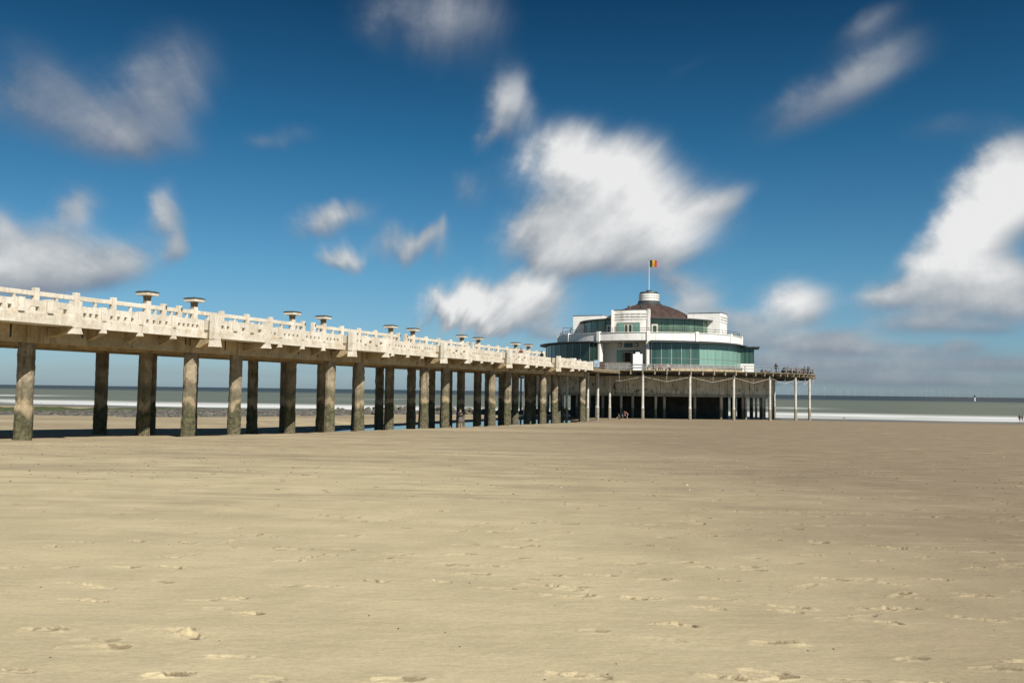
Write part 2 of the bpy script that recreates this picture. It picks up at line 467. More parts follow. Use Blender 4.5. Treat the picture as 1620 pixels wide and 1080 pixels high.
    col = g.mul(1.0, col, g.mix(g.smooth(mott, .28, .72), c4((.90, .895, .88)), c4((1.05, 1.05, 1.04))))
    grain2 = g.noise(p, 22, 4, .7)
    col = g.mul(1.0, col, g.mix(g.smooth(grain2, .3, .7), c4((.92, .92, .91)), c4((1.05, 1.05, 1.05))))
    a = nt.nodes.new('ShaderNodeAttribute'); a.attribute_name = 'scuff'
    col = g.mix(g.math('MULTIPLY', a.outputs['Fac'], .30), col, c4((.53, .435, .26)))
    a2 = nt.nodes.new('ShaderNodeAttribute'); a2.attribute_name = 'pit_shade'
    col = g.mix(g.math('MULTIPLY', a2.outputs['Fac'], .85), col, c4((.115, .085, .05)))  # shadow lines of the prints painted dark along rim and right end
    # drift lines of dark shell grit
    pb = g.voro(g.scale(p, (1, 1, 0)), 5.5)
    pm = g.noise(g.scale(p, (.05, .16, 0)), 1.0, 3)
    col = g.mix(g.math('MULTIPLY', g.math('MULTIPLY', g.smooth(pb, .10, .05), g.smooth(pm, .5, .62)), .75), col, c4((.10, .075, .05)))
    # wet sand low down
    zz = g.math('ADD', s[2], g.math('MULTIPLY', g.math('SUBTRACT', g.noise(g.scale(p, (.12, .3, 0)), 1.0, 4), .5), .22))
    wet = g.smooth(zz, .52, .26)
    col = g.mix(wet, col, c4((.155, .12, .085)))
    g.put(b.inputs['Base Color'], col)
    g.put(b.inputs['Roughness'], g.smooth(wet, .3, 1.0, .95, .35))
    g.put(b.inputs['Specular IOR Level'], g.smooth(wet, .3, 1.0, .12, .5))
    rip = g.noise(g.scale(p, (2.2, 7.5, 1)), 1.0, 4, .6)
    h = g.math('ADD', g.math('MULTIPLY', rip, .22), g.math('ADD', g.math('MULTIPLY', g.noise(p, 60, 4, .7), .3), g.noise(g.scale(p, (1, 1.8, 1)), 5, 5, .62)))
    g.link(g.bump(h, .016, .8), b.inputs['Normal'])
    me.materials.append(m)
    return tag(o, 'wide sandy beach with scattered footprints in front of the pier', kind='structure')
SAND_DRY = (.465, .392, .248)
SAND_DAMP_SHADE = (.235, .183, .122)
build_beach()

# ------------------------------------------------------------------ sea and pools
def build_sea():
    qs = np.concatenate([np.arange(150, 200, 6), np.arange(200, 340, .8), np.geomspace(340, 60000, 140)])
    al = np.concatenate([-np.geomspace(60000, 330, 40), np.arange(-325, 326, 4), np.geomspace(330, 60000, 40)])
    Q, A = np.meshgrid(qs, al, indexing='ij')
    X = SN[0]*Q+SN[1]*A; Y = SN[1]*Q-SN[0]*A
    wob = 6*np.sin(A*.011+1)+4*np.sin(A*.031)+10*(vnoise(A*.02, A*0+2)-.5)
    Z = np.zeros_like(Q)
    for c, h, wd in ((222, .42, 5), (244, .34, 7), (272, .30, 8), (306, .22, 9)):
        Z = Z+h*np.exp(-((Q-c-wob)/wd)**2)*(.7+.6*vnoise(A*.03+c, A*0+c))
    Z = Z*sstep(np.abs(A), 340, 300)
    ny, nx = Q.shape
    idx = np.arange(ny*nx).reshape(ny, nx)
    qd = np.stack([idx[:-1, :-1], idx[:-1, 1:], idx[1:, 1:], idx[1:, :-1]], -1).reshape(-1, 4)[:, ::-1]
    me = bpy.data.meshes.new('sea')
    me.from_pydata(np.stack([X, Y, Z], -1).reshape(-1, 3).tolist(), [], qd.tolist())
    me.polygons.foreach_set('use_smooth', [True]*len(me.polygons))
    o = bpy.data.objects.new('sea', me); COL.objects.link(o)
    m, nt, b = new_mat('sea_water'); g = NG(nt); p = g.pos()
    q = g.vmath('DOT_PRODUCT', p, (SN[0], SN[1], 0)); a = g.vmath('DOT_PRODUCT', p, (SN[1], -SN[0], 0))
    sv = g.comb(g.math('MULTIPLY', q, .020), g.math('MULTIPLY', a, .0045))
    lq = g.math('MULTIPLY', g.math('LOGARITHM', q, 2.718), 9.0)
    lv = g.comb(lq, g.math('MULTIPLY', a, .0016))
    n1 = g.noise(lv, 1.0, 4, .55)
    qj = g.math('ADD', q, g.math('MULTIPLY', g.math('SUBTRACT', n1, .5), 260))
    col = g.mix(g.smooth(qj, 720, 1350), c4((.118, .128, .090)), c4((.030, .038, .042)))
    col = g.mix(g.math('MULTIPLY', g.smooth(n1, .45, .7), .25), col, c4((.17, .18, .135)))
    # breakers: one wide creamy band of foam, then broken lines outside it
    wob = g.math('MULTIPLY', g.math('SUBTRACT', g.noise(g.comb(g.math('MULTIPLY', a, .012), 0.0), 1.0, 3), .5), 34)
    qw = g.math('SUBTRACT', q, wob)
    fn = g.noise(g.comb(g.math('MULTIPLY', q, .07), g.math('MULTIPLY', a, .012)), 1.0, 5, .6)
    band = g.math('MULTIPLY', g.smooth(qw, 203, 214), g.smooth(qw, 288, 219))
    foam = g.math('MULTIPLY', band, g.smooth(fn, .28, .62, .38, 1.0))
    lines = None
    for c, wd, th in ((366, 26, .54), (440, 34, .55), (560, 44, .60)):
        gs = g.math('EXPONENT', g.math('MULTIPLY', g.math('POWER', g.math('ABSOLUTE', g.math('DIVIDE', g.math('SUBTRACT', qw, c), wd)), 2.0), -1.0))
        nn = g.noise(g.comb(c*.37, g.math('MULTIPLY', a, .008)), 1.0, 3)
        l = g.math('MULTIPLY', gs, g.smooth(nn, th-.04, th+.09))
        lines = l if lines is None else g.math('MAXIMUM', lines, l)
    foam = g.math('MAXIMUM', foam, g.math('MULTIPLY', lines, .8))
    col = g.mix(foam, col, c4((.60, .61, .605)))
    g.put(b.inputs['Base Color'], col)
    g.put(b.inputs['Roughness'], g.smooth(foam, 0, .6, .42, .9))
    g.put(b.inputs['Specular IOR Level'], g.smooth(foam, 0, .5, .07, .03))
    b.inputs['IOR'].default_value = 1.33
    g.link(g.bump(g.noise(g.scale(p, (.5, .5, 0)), 1.0, 4, .6), .12, .4), b.inputs['Normal'])
    me.materials.append(m)
    return tag(o, 'grey green sea with a smooth white band of surf along the beach', kind='structure')
build_sea()

def pool_mat():
    m, nt, b = new_mat('pool_water'); g = NG(nt); p = g.pos()
    b.inputs['Base Color'].default_value = (.045, .045, .03, 1)
    b.inputs['Roughness'].default_value = .06; b.inputs['IOR'].default_value = 1.33
    g.link(g.bump(g.noise(g.scale(p, (1.2, .5, 0)), 1.0, 3, .5), .02, .5), b.inputs['Normal'])
    return m
M['pool'] = pool_mat()
def pool(pts, z, label):
    me = bpy.data.meshes.new('tidal_pool'); me.from_pydata([(x, y, z) for x, y in pts], [], [tuple(range(len(pts)))])
    me.materials.append(M['pool']); o = bpy.data.objects.new('tidal_pool', me); COL.objects.link(o)
    return tag(o, label, kind='structure')
pool([pier_xy(s, w) for s, w in ((20, -3.6), (93, -3.6), (100, 2), (100, 15), (40, 19), (20, 12))], .31, 'shallow pool of seawater lying between the pier pillars')
pts = []
for k in range(28):
    t = 2*math.pi*k/28; a_, c_ = 26*math.cos(t), 7.5*math.sin(t)
    pts.append((-43+a_*.57+c_*.82, 140+a_*.82-c_*.57))
pool(pts, .34, 'long shallow runnel of water in front of the groyne')

# ------------------------------------------------------------------ pier
pier = tag(empty('pier_walkway', (P0[0], P0[1], 0), PR), 'long cream concrete pier walkway on three rows of weathered pillars', 'pier')
def pillar_mesh(seed, zb, zt):
    rr = random.Random(seed); mb = MB(); n = 8; rings = 26
    rad = .545
    joints = sorted([rr.uniform(.30, .42), rr.uniform(.55, .72)])
    vs = []; off = (rr.uniform(-.05, .05), rr.uniform(-.05, .05)); tw = rr.uniform(-.03, .03)
    step = 0
    for i in range(rings+1):
        f = i/rings; z = zb+(zt-zb)*f
        step = (.035 if f < joints[0] else -.01 if f < joints[1] else .0)
        for k in range(n*2):
            ang = 2*math.pi*(k+.5)/(n*2)
            # square with broad chamfers
            c, s_ = abs(math.cos(ang)), abs(math.sin(ang))
            d = min(1/max(c, s_, 1e-6), 1.24/(c+s_))
            d = d*(rad*.93+step)+rr.gauss(0, .012)+(-.06 if rr.random() < .03 else 0)
            vs.append((d*math.cos(ang+tw)+off[0]*f, d*math.sin(ang+tw)+off[1]*f, z))
    m = n*2
    fs = [(i*m+k, i*m+(k+1) % m, (i+1)*m+(k+1) % m, (i+1)*m+k) for i in range(rings) for k in range(m)]
    fs += [tuple(range(m-1, -1, -1)), tuple(range(rings*m, rings*m+m))]
    mb.add(vs, fs)
    return mb
WROWS = (0.0, 4.1, 8.2)
PER = 16.98; GAP = 4.74
S_END = 85.3
seed = 100
cap_s = []
for n in range(-2, 6):
    for off in (0.0, GAP):
        s = n*PER+off
        if s > S_END+1: continue
        cap_s.append(s)
        for w in WROWS:
            x, y = pier_xy(s, w)
            zb = gz(x, y)-.6
            seed += 1
            o = pillar_mesh(seed, zb, 7.42).build('pillar', M['pillar'], pier)
            o.location = (s-(.75 if n == -1 and off and w == 0 else 0), w, 0)
# slab, girders, cross beams
MB().box(-44, S_END, -1.38, 9.6, 8.42, 8.74).build('deck_slab', M['girder'], pier)
for w in WROWS:
    mb = MB(); rr = random.Random(int(w*10)+3)
    for a, b_ in zip([-44]+cap_s[:-1], cap_s[:-1]+[S_END]):
        # slightly haunched towards the pillars
        mb.hexa([(a+.01, w-.43, 7.40), (b_-.01, w-.43, 7.40), (a+.01, w+.43, 7.40), (b_-.01, w+.43, 7.40),
                 (a+.01, w-.43, 8.416), (b_-.01, w-.43, 8.416), (a+.01, w+.43, 8.416), (b_-.01, w+.43, 8.416)])
    mb.build('girder', M['girder'], pier)
for s in cap_s:
    for (w0, w1) in ((.435, 3.665), (4.535, 7.765)):
        MB().box(s-.36, s+.36, w0, w1, 7.46, 8.41).build('cross_beam', M['girder'], pier)
    # haunch knuckle proud of the girder at each pillar
    if abs(s-(GAP-PER)) < .01: s -= .75
    MB().box(s-.42, s+.42, -.60, -.435, 7.36, 8.40).build('pillar_head', M['girder'], pier)

def panel_bars(mb, a, b_, w0, w1, z0, z1, hole_n, hole_w, hz0, hz1):
    """panel with a row of small openings near its foot"""
    mb.box(a, b_, w0, w1, z0, hz0); mb.box(a, b_, w0, w1, hz1, z1)
    L = b_-a; e = (L-hole_n*hole_w)/(hole_n+1)
    x = a
    for k in range(hole_n+1):
        mb.hexa([(x-.0 if k == 0 else x, w0, hz0), (x+e, w0, hz0), (x, w1, hz0), (x+e, w1, hz0),
                 (x, w0, hz1), (x+e, w0, hz1), (x, w1, hz1), (x+e, w1, hz1)])
        x += e+hole_w
WF = -1.55            # outer face of the parapet
ZT = 9.66
brackets = []
def bay(s0):
    b0, b1 = s0-.35, s0+GAP+.35
    wo = WF-1.1
    mb = MB(); mb.box(b0, b1, wo+.05, WF+.34, 8.33, 8.92)
    mb.build('fascia', M['cream'], pier, bevel=.015)
    n_sub = 3; L = (b1-b0)/n_sub
    for k in range(n_sub):
        mb = MB(); panel_bars(mb, b0+k*L+.22, b0+(k+1)*L-.22, wo+.10, wo+.40, 8.922, ZT-.06, 1 if k else 2, .55 if k else .28, 9.02, 9.25)
        mb.build('parapet_panel', M['cream'], pier)
    for k in range(n_sub+1):
        big = k in (0, n_sub)
        hw = .32 if k == 0 else .26 if big else .19
        c = b0+k*L
        zt = ZT+(.20 if k == 0 else .12 if big else .02)
        zb_ = 8.26 if big else 8.924
        mb = MB(); mb.box(c-hw, c+hw, wo-.04, wo+.44, zb_, zt)
        mb.build('parapet_post', M['cream'], pier, bevel=.015)
        if big:
            # flared bracket carried back under the bay
            h = .50 if k == 0 else .34
            mb = MB()
            mb.hexa([(c-hw*.95, WF+.1, 8.255-h-.05), (c+hw*.95, WF+.1, 8.255-h-.05), (c-hw*.95, -.62, 7.75), (c+hw*.95, -.62, 7.75),
                     (c-hw*.95, wo-.02, 8.255), (c+hw*.95, wo-.02, 8.255), (c-hw*.95, -.62, 8.255), (c+hw*.95, -.62, 8.255)])
            mb.build('bracket_arm', M['girder'], pier); mb = MB()
            mb.hexa([(c-hw-.10, wo-.05, 8.255-h), (c+hw+.10, wo-.05, 8.255-h), (c-hw-.10, wo+.42, 8.255-h), (c+hw+.10, wo+.42, 8.255-h),
                     (c-hw*.9, wo-.05, 8.252), (c+hw*.9, wo-.05, 8.252), (c-hw*.9, wo+.42, 8.252), (c+hw*.9, wo+.42, 8.252)])
            mb.build('bracket', M['cream'], pier)
    # return walls back to the line of the parapet
    for c in (b0, b1):
        mb = MB(); mb.box(c-.1, c+.1, wo+.442, WF+.0, 8.924, ZT-.05); mb.build('parapet_return', M['cream'], pier)
    return b0, b1
def straight(a, b_, n_pan):
    MB().box(a+.002, b_-.002, WF, WF+.30, 8.35, 8.92).build('fascia', M['cream'], pier, bevel=.015)
    L = (b_-a)/n_pan; rr = random.Random(int(a*7)+1)
    for k in range(n_pan):
        mb = MB(); panel_bars(mb, a+k*L+(.2 if k else .36), a+(k+1)*L-(.2 if k < n_pan-1 else .36), WF+.06, WF+.38, 8.922, ZT-.03-.01*rr.random(), 5 if rr.random() < .6 else 4, .23, 9.02, 9.25)
        mb.build('parapet_panel', M['cream'], pier)
        if k < n_pan-1:
            c = a+(k+1)*L; mb = MB(); mb.box(c-.17, c+.17, WF-.05, WF+.34, 8.86, ZT+.03)
            mb.build('parapet_post', M['cream'], pier, bevel=.015)
            # cantilever bracket with its lit tip
            mb = MB()
            mb.hexa([(c-.16, WF+.12, 8.10), (c+.16, WF+.12, 8.10), (c-.16, -.44, 7.72), (c+.16, -.44, 7.72),
                     (c-.16, WF+.06, 8.345), (c+.16, WF+.06, 8.345), (c-.16, -.44, 8.412), (c+.16, -.44, 8.412)])
            mb.build('bracket', M['girder'], pier)
            mb = MB()
            mb.hexa([(c-.24, WF-.03, 8.15), (c+.24, WF-.03, 8.15), (c-.24, WF+.13, 8.12), (c+.24, WF+.13, 8.12),
                     (c-.17, WF-.03, 8.346), (c+.17, WF-.03, 8.346), (c-.17, WF+.13, 8.346), (c+.17, WF+.13, 8.346)])
            mb.build('bracket_tip', M['cream'], pier)
prev = None
for n in range(-2, 5):
    b0, b1 = bay(n*PER)
    if prev is not None: straight(prev, b0, 4)
    prev = b1
straight(prev, S_END-.4, 4)
mb = MB(); mb.box(S_END-.398, S_END+.1, WF-.05, WF+.42, 8.33, ZT+.1); mb.build('parapet_post', M['cream'], pier, bevel=.015)
# seaward twin of the parapet on the far edge, lower in view and mostly hidden
mb = MB(); panel_bars(mb, -44, S_END, 9.35, 9.55, 8.744, ZT, 150, .22, 9.03, 9.22); mb.build('far_parapet', M['cream_rail'], pier)
# drain slots and expansion joints in the girder face
for k in range(30):
    s = -34+k*4.1+rnd.uniform(-1, 1)
    if s < S_END-1: MB().box(s-.06, s+.06, -.441, -.432, 7.6+rnd.uniform(0, .3), 8.36).build('drain_slot', M['slot'], pier)

# central windbreak rail with its posts
wb = tag(empty('windbreak_railing', (P0[0], P0[1], 0), PR), 'tall cream post and rail windbreak running along the middle of the pier deck', 'railing')
WC = 4.1
def wb_post(s, notch=False):
    mb = MB(); mb.box(s-.17, s+.17, WC-.17, WC+.17, 8.744, 11.05)
    p = mb.build('post', M['cream_rail'], wb, bevel=.015)
    if notch: MB().box(s+.04, s+.17, WC-.178, WC-.172, 10.66, 10.92).build('notch', M['slot'], p)
def wb_rail(a, b_, rail=True):
    if rail: MB().box(a+.2, b_-.2, WC-.11, WC+.11, 10.55, 10.84).build('rail', M['cream_rail'], wb, bevel=.012)
    MB().box(a+.2, b_-.2, WC-.09, WC+.09, 8.744, 10.16).build('panel', M['cream_rail'], wb)
    if rail:
        L = b_-a; ns = max(1, int(L/1.6))
        for k in range(ns):
            c = a+L*(k+1)/(ns+1)
            MB().box(c-.08, c+.08, WC-.08, WC+.08, 10.162, 10.548).build('stub', M['cream_rail'], wb)
lamp_s = []
for n in range(-2, 5):
    s0 = n*PER
    sub = GAP/3
    xs = [s0, s0+sub, s0+2*sub, s0+GAP]
    lamp_s += [(n, 0, xs[0]), (n, 1, xs[3])]
    wb_post(xs[1], True); wb_post(xs[2], True)
    wb_rail(xs[0], xs[1]); wb_rail(xs[1], xs[2], n < 1); wb_rail(xs[2], xs[3])
    L = (PER-GAP)/4
    last = 4
    for k in range(4):
        a = xs[3]+k*L; b_ = a+L
        if b_ > S_END: break
        if n == 4 and k > 1: break
        wb_rail(a, b_)
        if k < 3: wb_post(b_)

# mushroom lamps on the windbreak
ords = {-2: 'first', -1: 'first', 0: 'first', 1: 'second', 2: 'third', 3: 'fourth', 4: 'fifth'}
proto = None
for n, side, s in lamp_s:
    if n < 0: continue
    x, y = pier_xy(s, WC)
    if proto is None:
        o = empty('lamp_post', (x, y, 0), PR)
        mb = MB(); mb.box(-.21, .21, -.21, .21, 8.744, 11.12); mb.build('shaft', M['cream_rail'], o, bevel=.015)
        mb = MB(); mb.hexa([(-.17, -.17, 11.122), (.17, -.17, 11.122), (-.17, .17, 11.122), (.17, .17, 11.122), (-.21, -.21, 11.478), (.21, -.21, 11.478), (-.21, .21, 11.478), (.21, .21, 11.478)])
        mb.build('neck', M['lamp_neck'], o)
        mb = MB(); mb.box(-.54, .54, -.54, .54, 11.48, 11.70); cap = mb.build('lamp_head', M['cream_rail'], o, bevel=.02)
        mb = MB(); mb.box(-.58, .58, -.58, .58, 11.702, 11.75); mb.hexa([(-.55, -.55, 11.752), (.55, -.55, 11.752), (-.55, .55, 11.752), (.55, .55, 11.752), (-.4, -.4, 11.81), (.4, -.4, 11.81), (-.4, .4, 11.81), (.4, .4, 11.81)])
        mb.build('top_slab', M['lamp_top'], cap)
        proto = o
    else:
        o = copy_tree(proto); o.location = (x, y, 0)
    tag(o, f'{"left" if side == 0 else "right"} mushroom lamp of the {ords[n]} pair along the pier, counted from the left', 'lamp', 'mushroom lamps along the pier')

# ------------------------------------------------------------------ groyne and boulders
GX, GY = -6.0-69*1.9, 195-70*1.9
groyne = tag(empty('groyne', (0, 0, 0)), 'low stone groyne with green weed on its crest beyond the pier', 'groyne')
def groyne_pt(t, f):
    """t along the line, f<0 seaward side, f>0 the broad rubble apron on the near side"""
    off = f*(13.0 if f > 0 else 3.5)
    return -75+69*t+off*.712, 125+70*t-off*.702
def groyne_h(t, f):
    crest = .82-.2*max(t, 0)
    return crest*((1-f)**1.8*.85+.15*(1-f**4) if f > 0 else (1-abs(f)**2.2))
def groyne_mesh():
    n = 330; m = 25; vs = []
    for i in range(n+1):
        t = -2.2+i/n*4.1
        for k in range(m):
            f = k/(m-1)*1.35-.35; f = f/.35 if f < 0 else f
            x, y = groyne_pt(t, f)
            base = max(min(gz(x, y), 1.1), -.1)
            e = 1-abs(f)**6
            h = base-.12*(1-e)-.03+groyne_h(t, f)+e*(.34*(vnoise(np.array([x*.55]), np.array([y*.55]))[0]-.5)+.26*(vnoise(np.array([x*1.6]), np.array([y*1.6]))[0]-.5))
            vs.append((x, y, float(h)))
    fs = [(i*m+k, i*m+k+1, (i+1)*m+k+1, (i+1)*m+k) for i in range(n) for k in range(m-1)]
    return MB().add(vs, fs)
mt, nt, b = new_mat('groyne_stone'); g = NG(nt); p = g.pos(); s_ = g.sep(p)
v = g.voro(g.scale(p, (1, 1, 1)), 1.5)
col = g.mix(g.smooth(v, .15, .7), c4((.155, .14, .11)), c4((.05, .047, .038)))
col = g.mix(g.smooth(g.noise(p, 3, 4), .5, .7), col, c4((.23, .215, .18)))
weed = g.math('MULTIPLY', g.smooth(g.math('ADD', s_[2], g.math('MULTIPLY', g.noise(p, .5, 4), .4)), 1.55, 1.75), g.smooth(s_[0], -40, -64, .25, 1))
col = g.mix(weed, col, g.mix(g.noise(p, 2, 4), c4((.035, .050, .012)), c4((.075, .09, .028))))
g.put(b.inputs['Base Color'], col); b.inputs['Roughness'].default_value = .8
g.link(g.bump(g.math('SUBTRACT', 1.0, v), .25), b.inputs['Normal'])
M['groyne'] = mt
groyne_mesh().build('stone_mound', M['groyne'], groyne, smooth=60)
M['boulder'] = concrete('boulder_stone', (.08, .075, .058), (.17, .155, .12), (.05, .055, .03), 1.4, .05, .5)
protos = []
for k in range(5):
    mb = MB(); mb.blob((0, 0, 0), (1, .85, .62), k+1, 9, 6, .42)
    o = mb.build('boulder', M['boulder'], None, smooth=35); protos.append(o)
rr = random.Random(11)
first = [True]*5
for k in range(80):
    t = .58+k/80*.72+rr.uniform(-.01, .01)
    f = rr.uniform(-.7, .15) if rr.random() < .6 else rr.uniform(.15, .95)
    x, y = groyne_pt(t, f)
    i = k % 5
    o = protos[i] if first[i] else protos[i].copy()
    if not first[i]: COL.objects.link(o)
    first[i] = False
    sz = rr.uniform(.35, .8)*(1.2 if t > .7 else 1.0)*(.75 if f > .15 else 1)
    o.location = (x, y, max(gz(x, y), 0)+.15+groyne_h(t, f))
    o.scale = (sz, sz*rr.uniform(.8, 1.1), sz*rr.uniform(.7, 1.15)); o.rotation_euler = (rr.uniform(-.4, .4), rr.uniform(-.4, .4), rr.uniform(0, 6.3))
    tag(o, 'dark weathered boulder on the seaward end of the groyne seen between pier pillars', 'boulder', 'boulders along the groyne')

# ------------------------------------------------------------------ platform under the pavilion
plat = tag(empty('pier_platform', (CX, CY, 0), PR), 'round concrete platform on slender columns at the end of the pier', 'platform')
STEP = 14.4
B0 = 12.9
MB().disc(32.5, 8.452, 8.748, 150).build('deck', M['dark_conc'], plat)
MB().ring(32.502, 32.66, 8.69, 8.80, 150).build('edge_board', M['timber_edge'], plat)
MB().ring(31.3, 31.85, 7.86, 8.14, 150).build('ring_beam', M['dark_conc'], plat)
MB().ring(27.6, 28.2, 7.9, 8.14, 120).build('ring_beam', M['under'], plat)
for k in range(100):
    b_ = R(B0+k*3.6)
    bd = (B0+k*3.6+180) % 360-180
    if not -60 < bd < 150: continue
    mb = MB(); c, s_ = math.cos(b_), math.sin(b_)
    def pt(r, l, z): return (-r*c+l*s_, -r*s_-l*c, z)
    hw = .13
    mb.hexa([pt(32.75, hw, 8.16), pt(32.75, -hw, 8.16), pt(25.1, hw, 8.16), pt(25.1, -hw, 8.16), pt(32.75, hw, 8.449), pt(32.75, -hw, 8.449), pt(25.1, hw, 8.449), pt(25.1, -hw, 8.449)])
    mb.build('joist', M['timber'], plat)
# drum wall
mb = MB(); mb.ring(24.4, 24.8, 4.68, 8.15, 125); mb.ring(24.1, 24.92, 4.42, 4.678, 125); mb.build('drum_wall', M['drum'], plat)
MB().disc(24.38, 4.5, 4.9, 100).build('drum_floor', M['dark_conc'], plat)
for k in range(25):
    b_ = R(B0+k*STEP+7.2+ (k % 3-1)*.6); x, y, _ = pol(24.812, b_)
    # pour joints of the drum wall
    c, s_ = math.cos(b_), math.sin(b_)
    MB().hexa([(x+.03*s_, y-.03*c, 4.7), (x-.03*s_, y+.03*c, 4.7), (x+.03*s_+.1*c, y-.03*c+.1*s_, 4.7), (x-.03*s_+.1*c, y+.03*c+.1*s_, 4.7),
               (x+.03*s_, y-.03*c, 8.1), (x-.03*s_, y+.03*c, 8.1), (x+.03*s_+.1*c, y-.03*c+.1*s_, 8.1), (x-.03*s_+.1*c, y+.03*c+.1*s_, 8.1)]).build('pour_joint', M['slot'], plat)
def column(r, bdeg, zt, rad, mat, foot=True, name='column'):
    x, y, _ = pol(r, R(bdeg)); wx, wy, _ = pav_world(r, bdeg)
    zb = min(gz(wx, wy), 2)-.4
    mb = MB(); mb.lathe([(rad, zb), (rad, zt)], 14, cx=x, cy=y)
    if foot: mb.lathe([(rad, 2.62+.2*rnd.random()), (rad*1.22, 2.5), (rad*1.30, zb)], 14, cx=x, cy=y)
    return mb.build(name, mat, plat, smooth=50)
for k in range(25):
    if k not in (6, 7, 9): column(32.0, B0+k*STEP+(8.0 if k == 8 else 0), 8.155, .215, M['column'])
    column(24.6, B0+(k+.33)*STEP, 4.418, .22, M['core_col'], False, 'drum_column')
    column(22.6, B0+(k+.62)*STEP, 4.498, .24, M['core_col'], False, 'drum_column')
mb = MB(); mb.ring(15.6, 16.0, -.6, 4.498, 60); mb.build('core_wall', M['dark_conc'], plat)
for k in range(9):
    b_ = 100+k*13
    column(19.0, b_, 4.498, .55, M['dark_conc'], False, 'drum_column')
# tie rods in a shallow V under the deck edge
for k in range(25):
    a, c = B0+k*STEP, B0+(k+1)*STEP
    bd = (a+180) % 360-180
    if not -62 < bd < 140: continue
    pa = pol(32.22, R(a), 7.76); pc = pol(32.22, R(c), 7.76); pm = pol(32.1, R((a+c)/2), 6.92); pt_ = pol(32.3, R((a+c)/2), 8.14)
    mb = MB(); mb.tube(pa, pm, .026, n=6); mb.tube(pm, pc, .026, n=6); mb.tube(pm, pt_, .03, n=6); mb.build('tie_rod', M['column'], plat)
plat.scale = (KP, KP, 1)
# landing between pier end and round deck
def to_local(x, y):
    dx, dy = x-CX, y-CY; return ((dx*DX+dy*DY)/KP, (dx*NX+dy*NY)/KP)
e0 = pier_xy(S_END+.02, -1.5); e1 = pier_xy(S_END+.02, 9.6)
r0 = pav_world(32.4, 6.0)[:2]; r1 = pav_world(32.4, -18)[:2]
lp = [to_local(*q) for q in (e0, r0, r1, e1)]
mb = MB(); vs = [(x, y, z) for z in (8.446, 8.742) for x, y in lp]
mb.add(vs, [(3, 2, 1, 0), (4, 5, 6, 7)]+[(k, (k+1) % 4, 4+(k+1) % 4, 4+k) for k in range(4)])
mb.build('landing_deck', M['timber'], plat)
for k in range(12):
    f = (k+.5)/12
    a = Vector((lp[0][0]+(lp[1][0]-lp[0][0])*f, lp[0][1]+(lp[1][1]-lp[0][1])*f, 0)); b_ = Vector((lp[3][0]+(lp[2][0]-lp[3][0])*f, lp[3][1]+(lp[2][1]-lp[3][1])*f, 0))
    d = (b_-a).normalized(); a = a-d*.22; b_ = a+d*8; t = Vector((-d.y, d.x, 0))*.09
    MB().hexa([tuple(a-t+Vector((0, 0, 8.20))), tuple(a+t+Vector((0, 0, 8.20))), tuple(b_-t+Vector((0, 0, 8.20))), tuple(b_+t+Vector((0, 0, 8.20))),
               tuple(a-t+Vector((0, 0, 8.443))), tuple(a+t+Vector((0, 0, 8.443))), tuple(b_-t+Vector((0, 0, 8.443))), tuple(b_+t+Vector((0, 0, 8.443)))]).build('landing_joist', M['timber'], plat)
for (x, y) in ((12.3, 147.6), (14.35, 152.2), (5.6, 149), (9.2, 152.5), (17.0, 158.5)):
    lx, ly = to_local(x, y); zb = gz(x, y)-.4
    mb = MB(); mb.lathe([(.2, zb), (.2, 8.2)], 12, cx=lx, cy=ly); mb.lathe([(.2, 2.6), (.25, 2.5), (.26, zb)], 12, cx=lx, cy=ly)
    mb.build('column', M['column'], plat, smooth=50)

# dark fender pile right of the drum
x, y = CX+25.6, CY+2.5
o = tag(empty('fender_pile', (x, y, 0)), 'short thick rust brown pile standing right of the drum wall', 'pile')
mb = MB(); mb.lathe([(.62, gz(x, y)-.5), (.62, 3.0), (.58, 3.1), (.58, 5.5), (.66, 5.52), (.66, 5.75), (0, 5.8)], 16); mb.build('shaft', M['rust'], o, smooth=40)
mb = MB(); mb.ring(.59, .70, 3.4, 3.6, 16); mb.build('collar', M['black'], o)

# ------------------------------------------------------------------ pavilion
pav = tag(empty('pier_pavilion', (CX, CY, 0), PR), 'round white pavilion with green glass walls and brown domed roof on the pier head', 'building')
pav.scale = (KS, KS, 1)
POR = R(14.4)
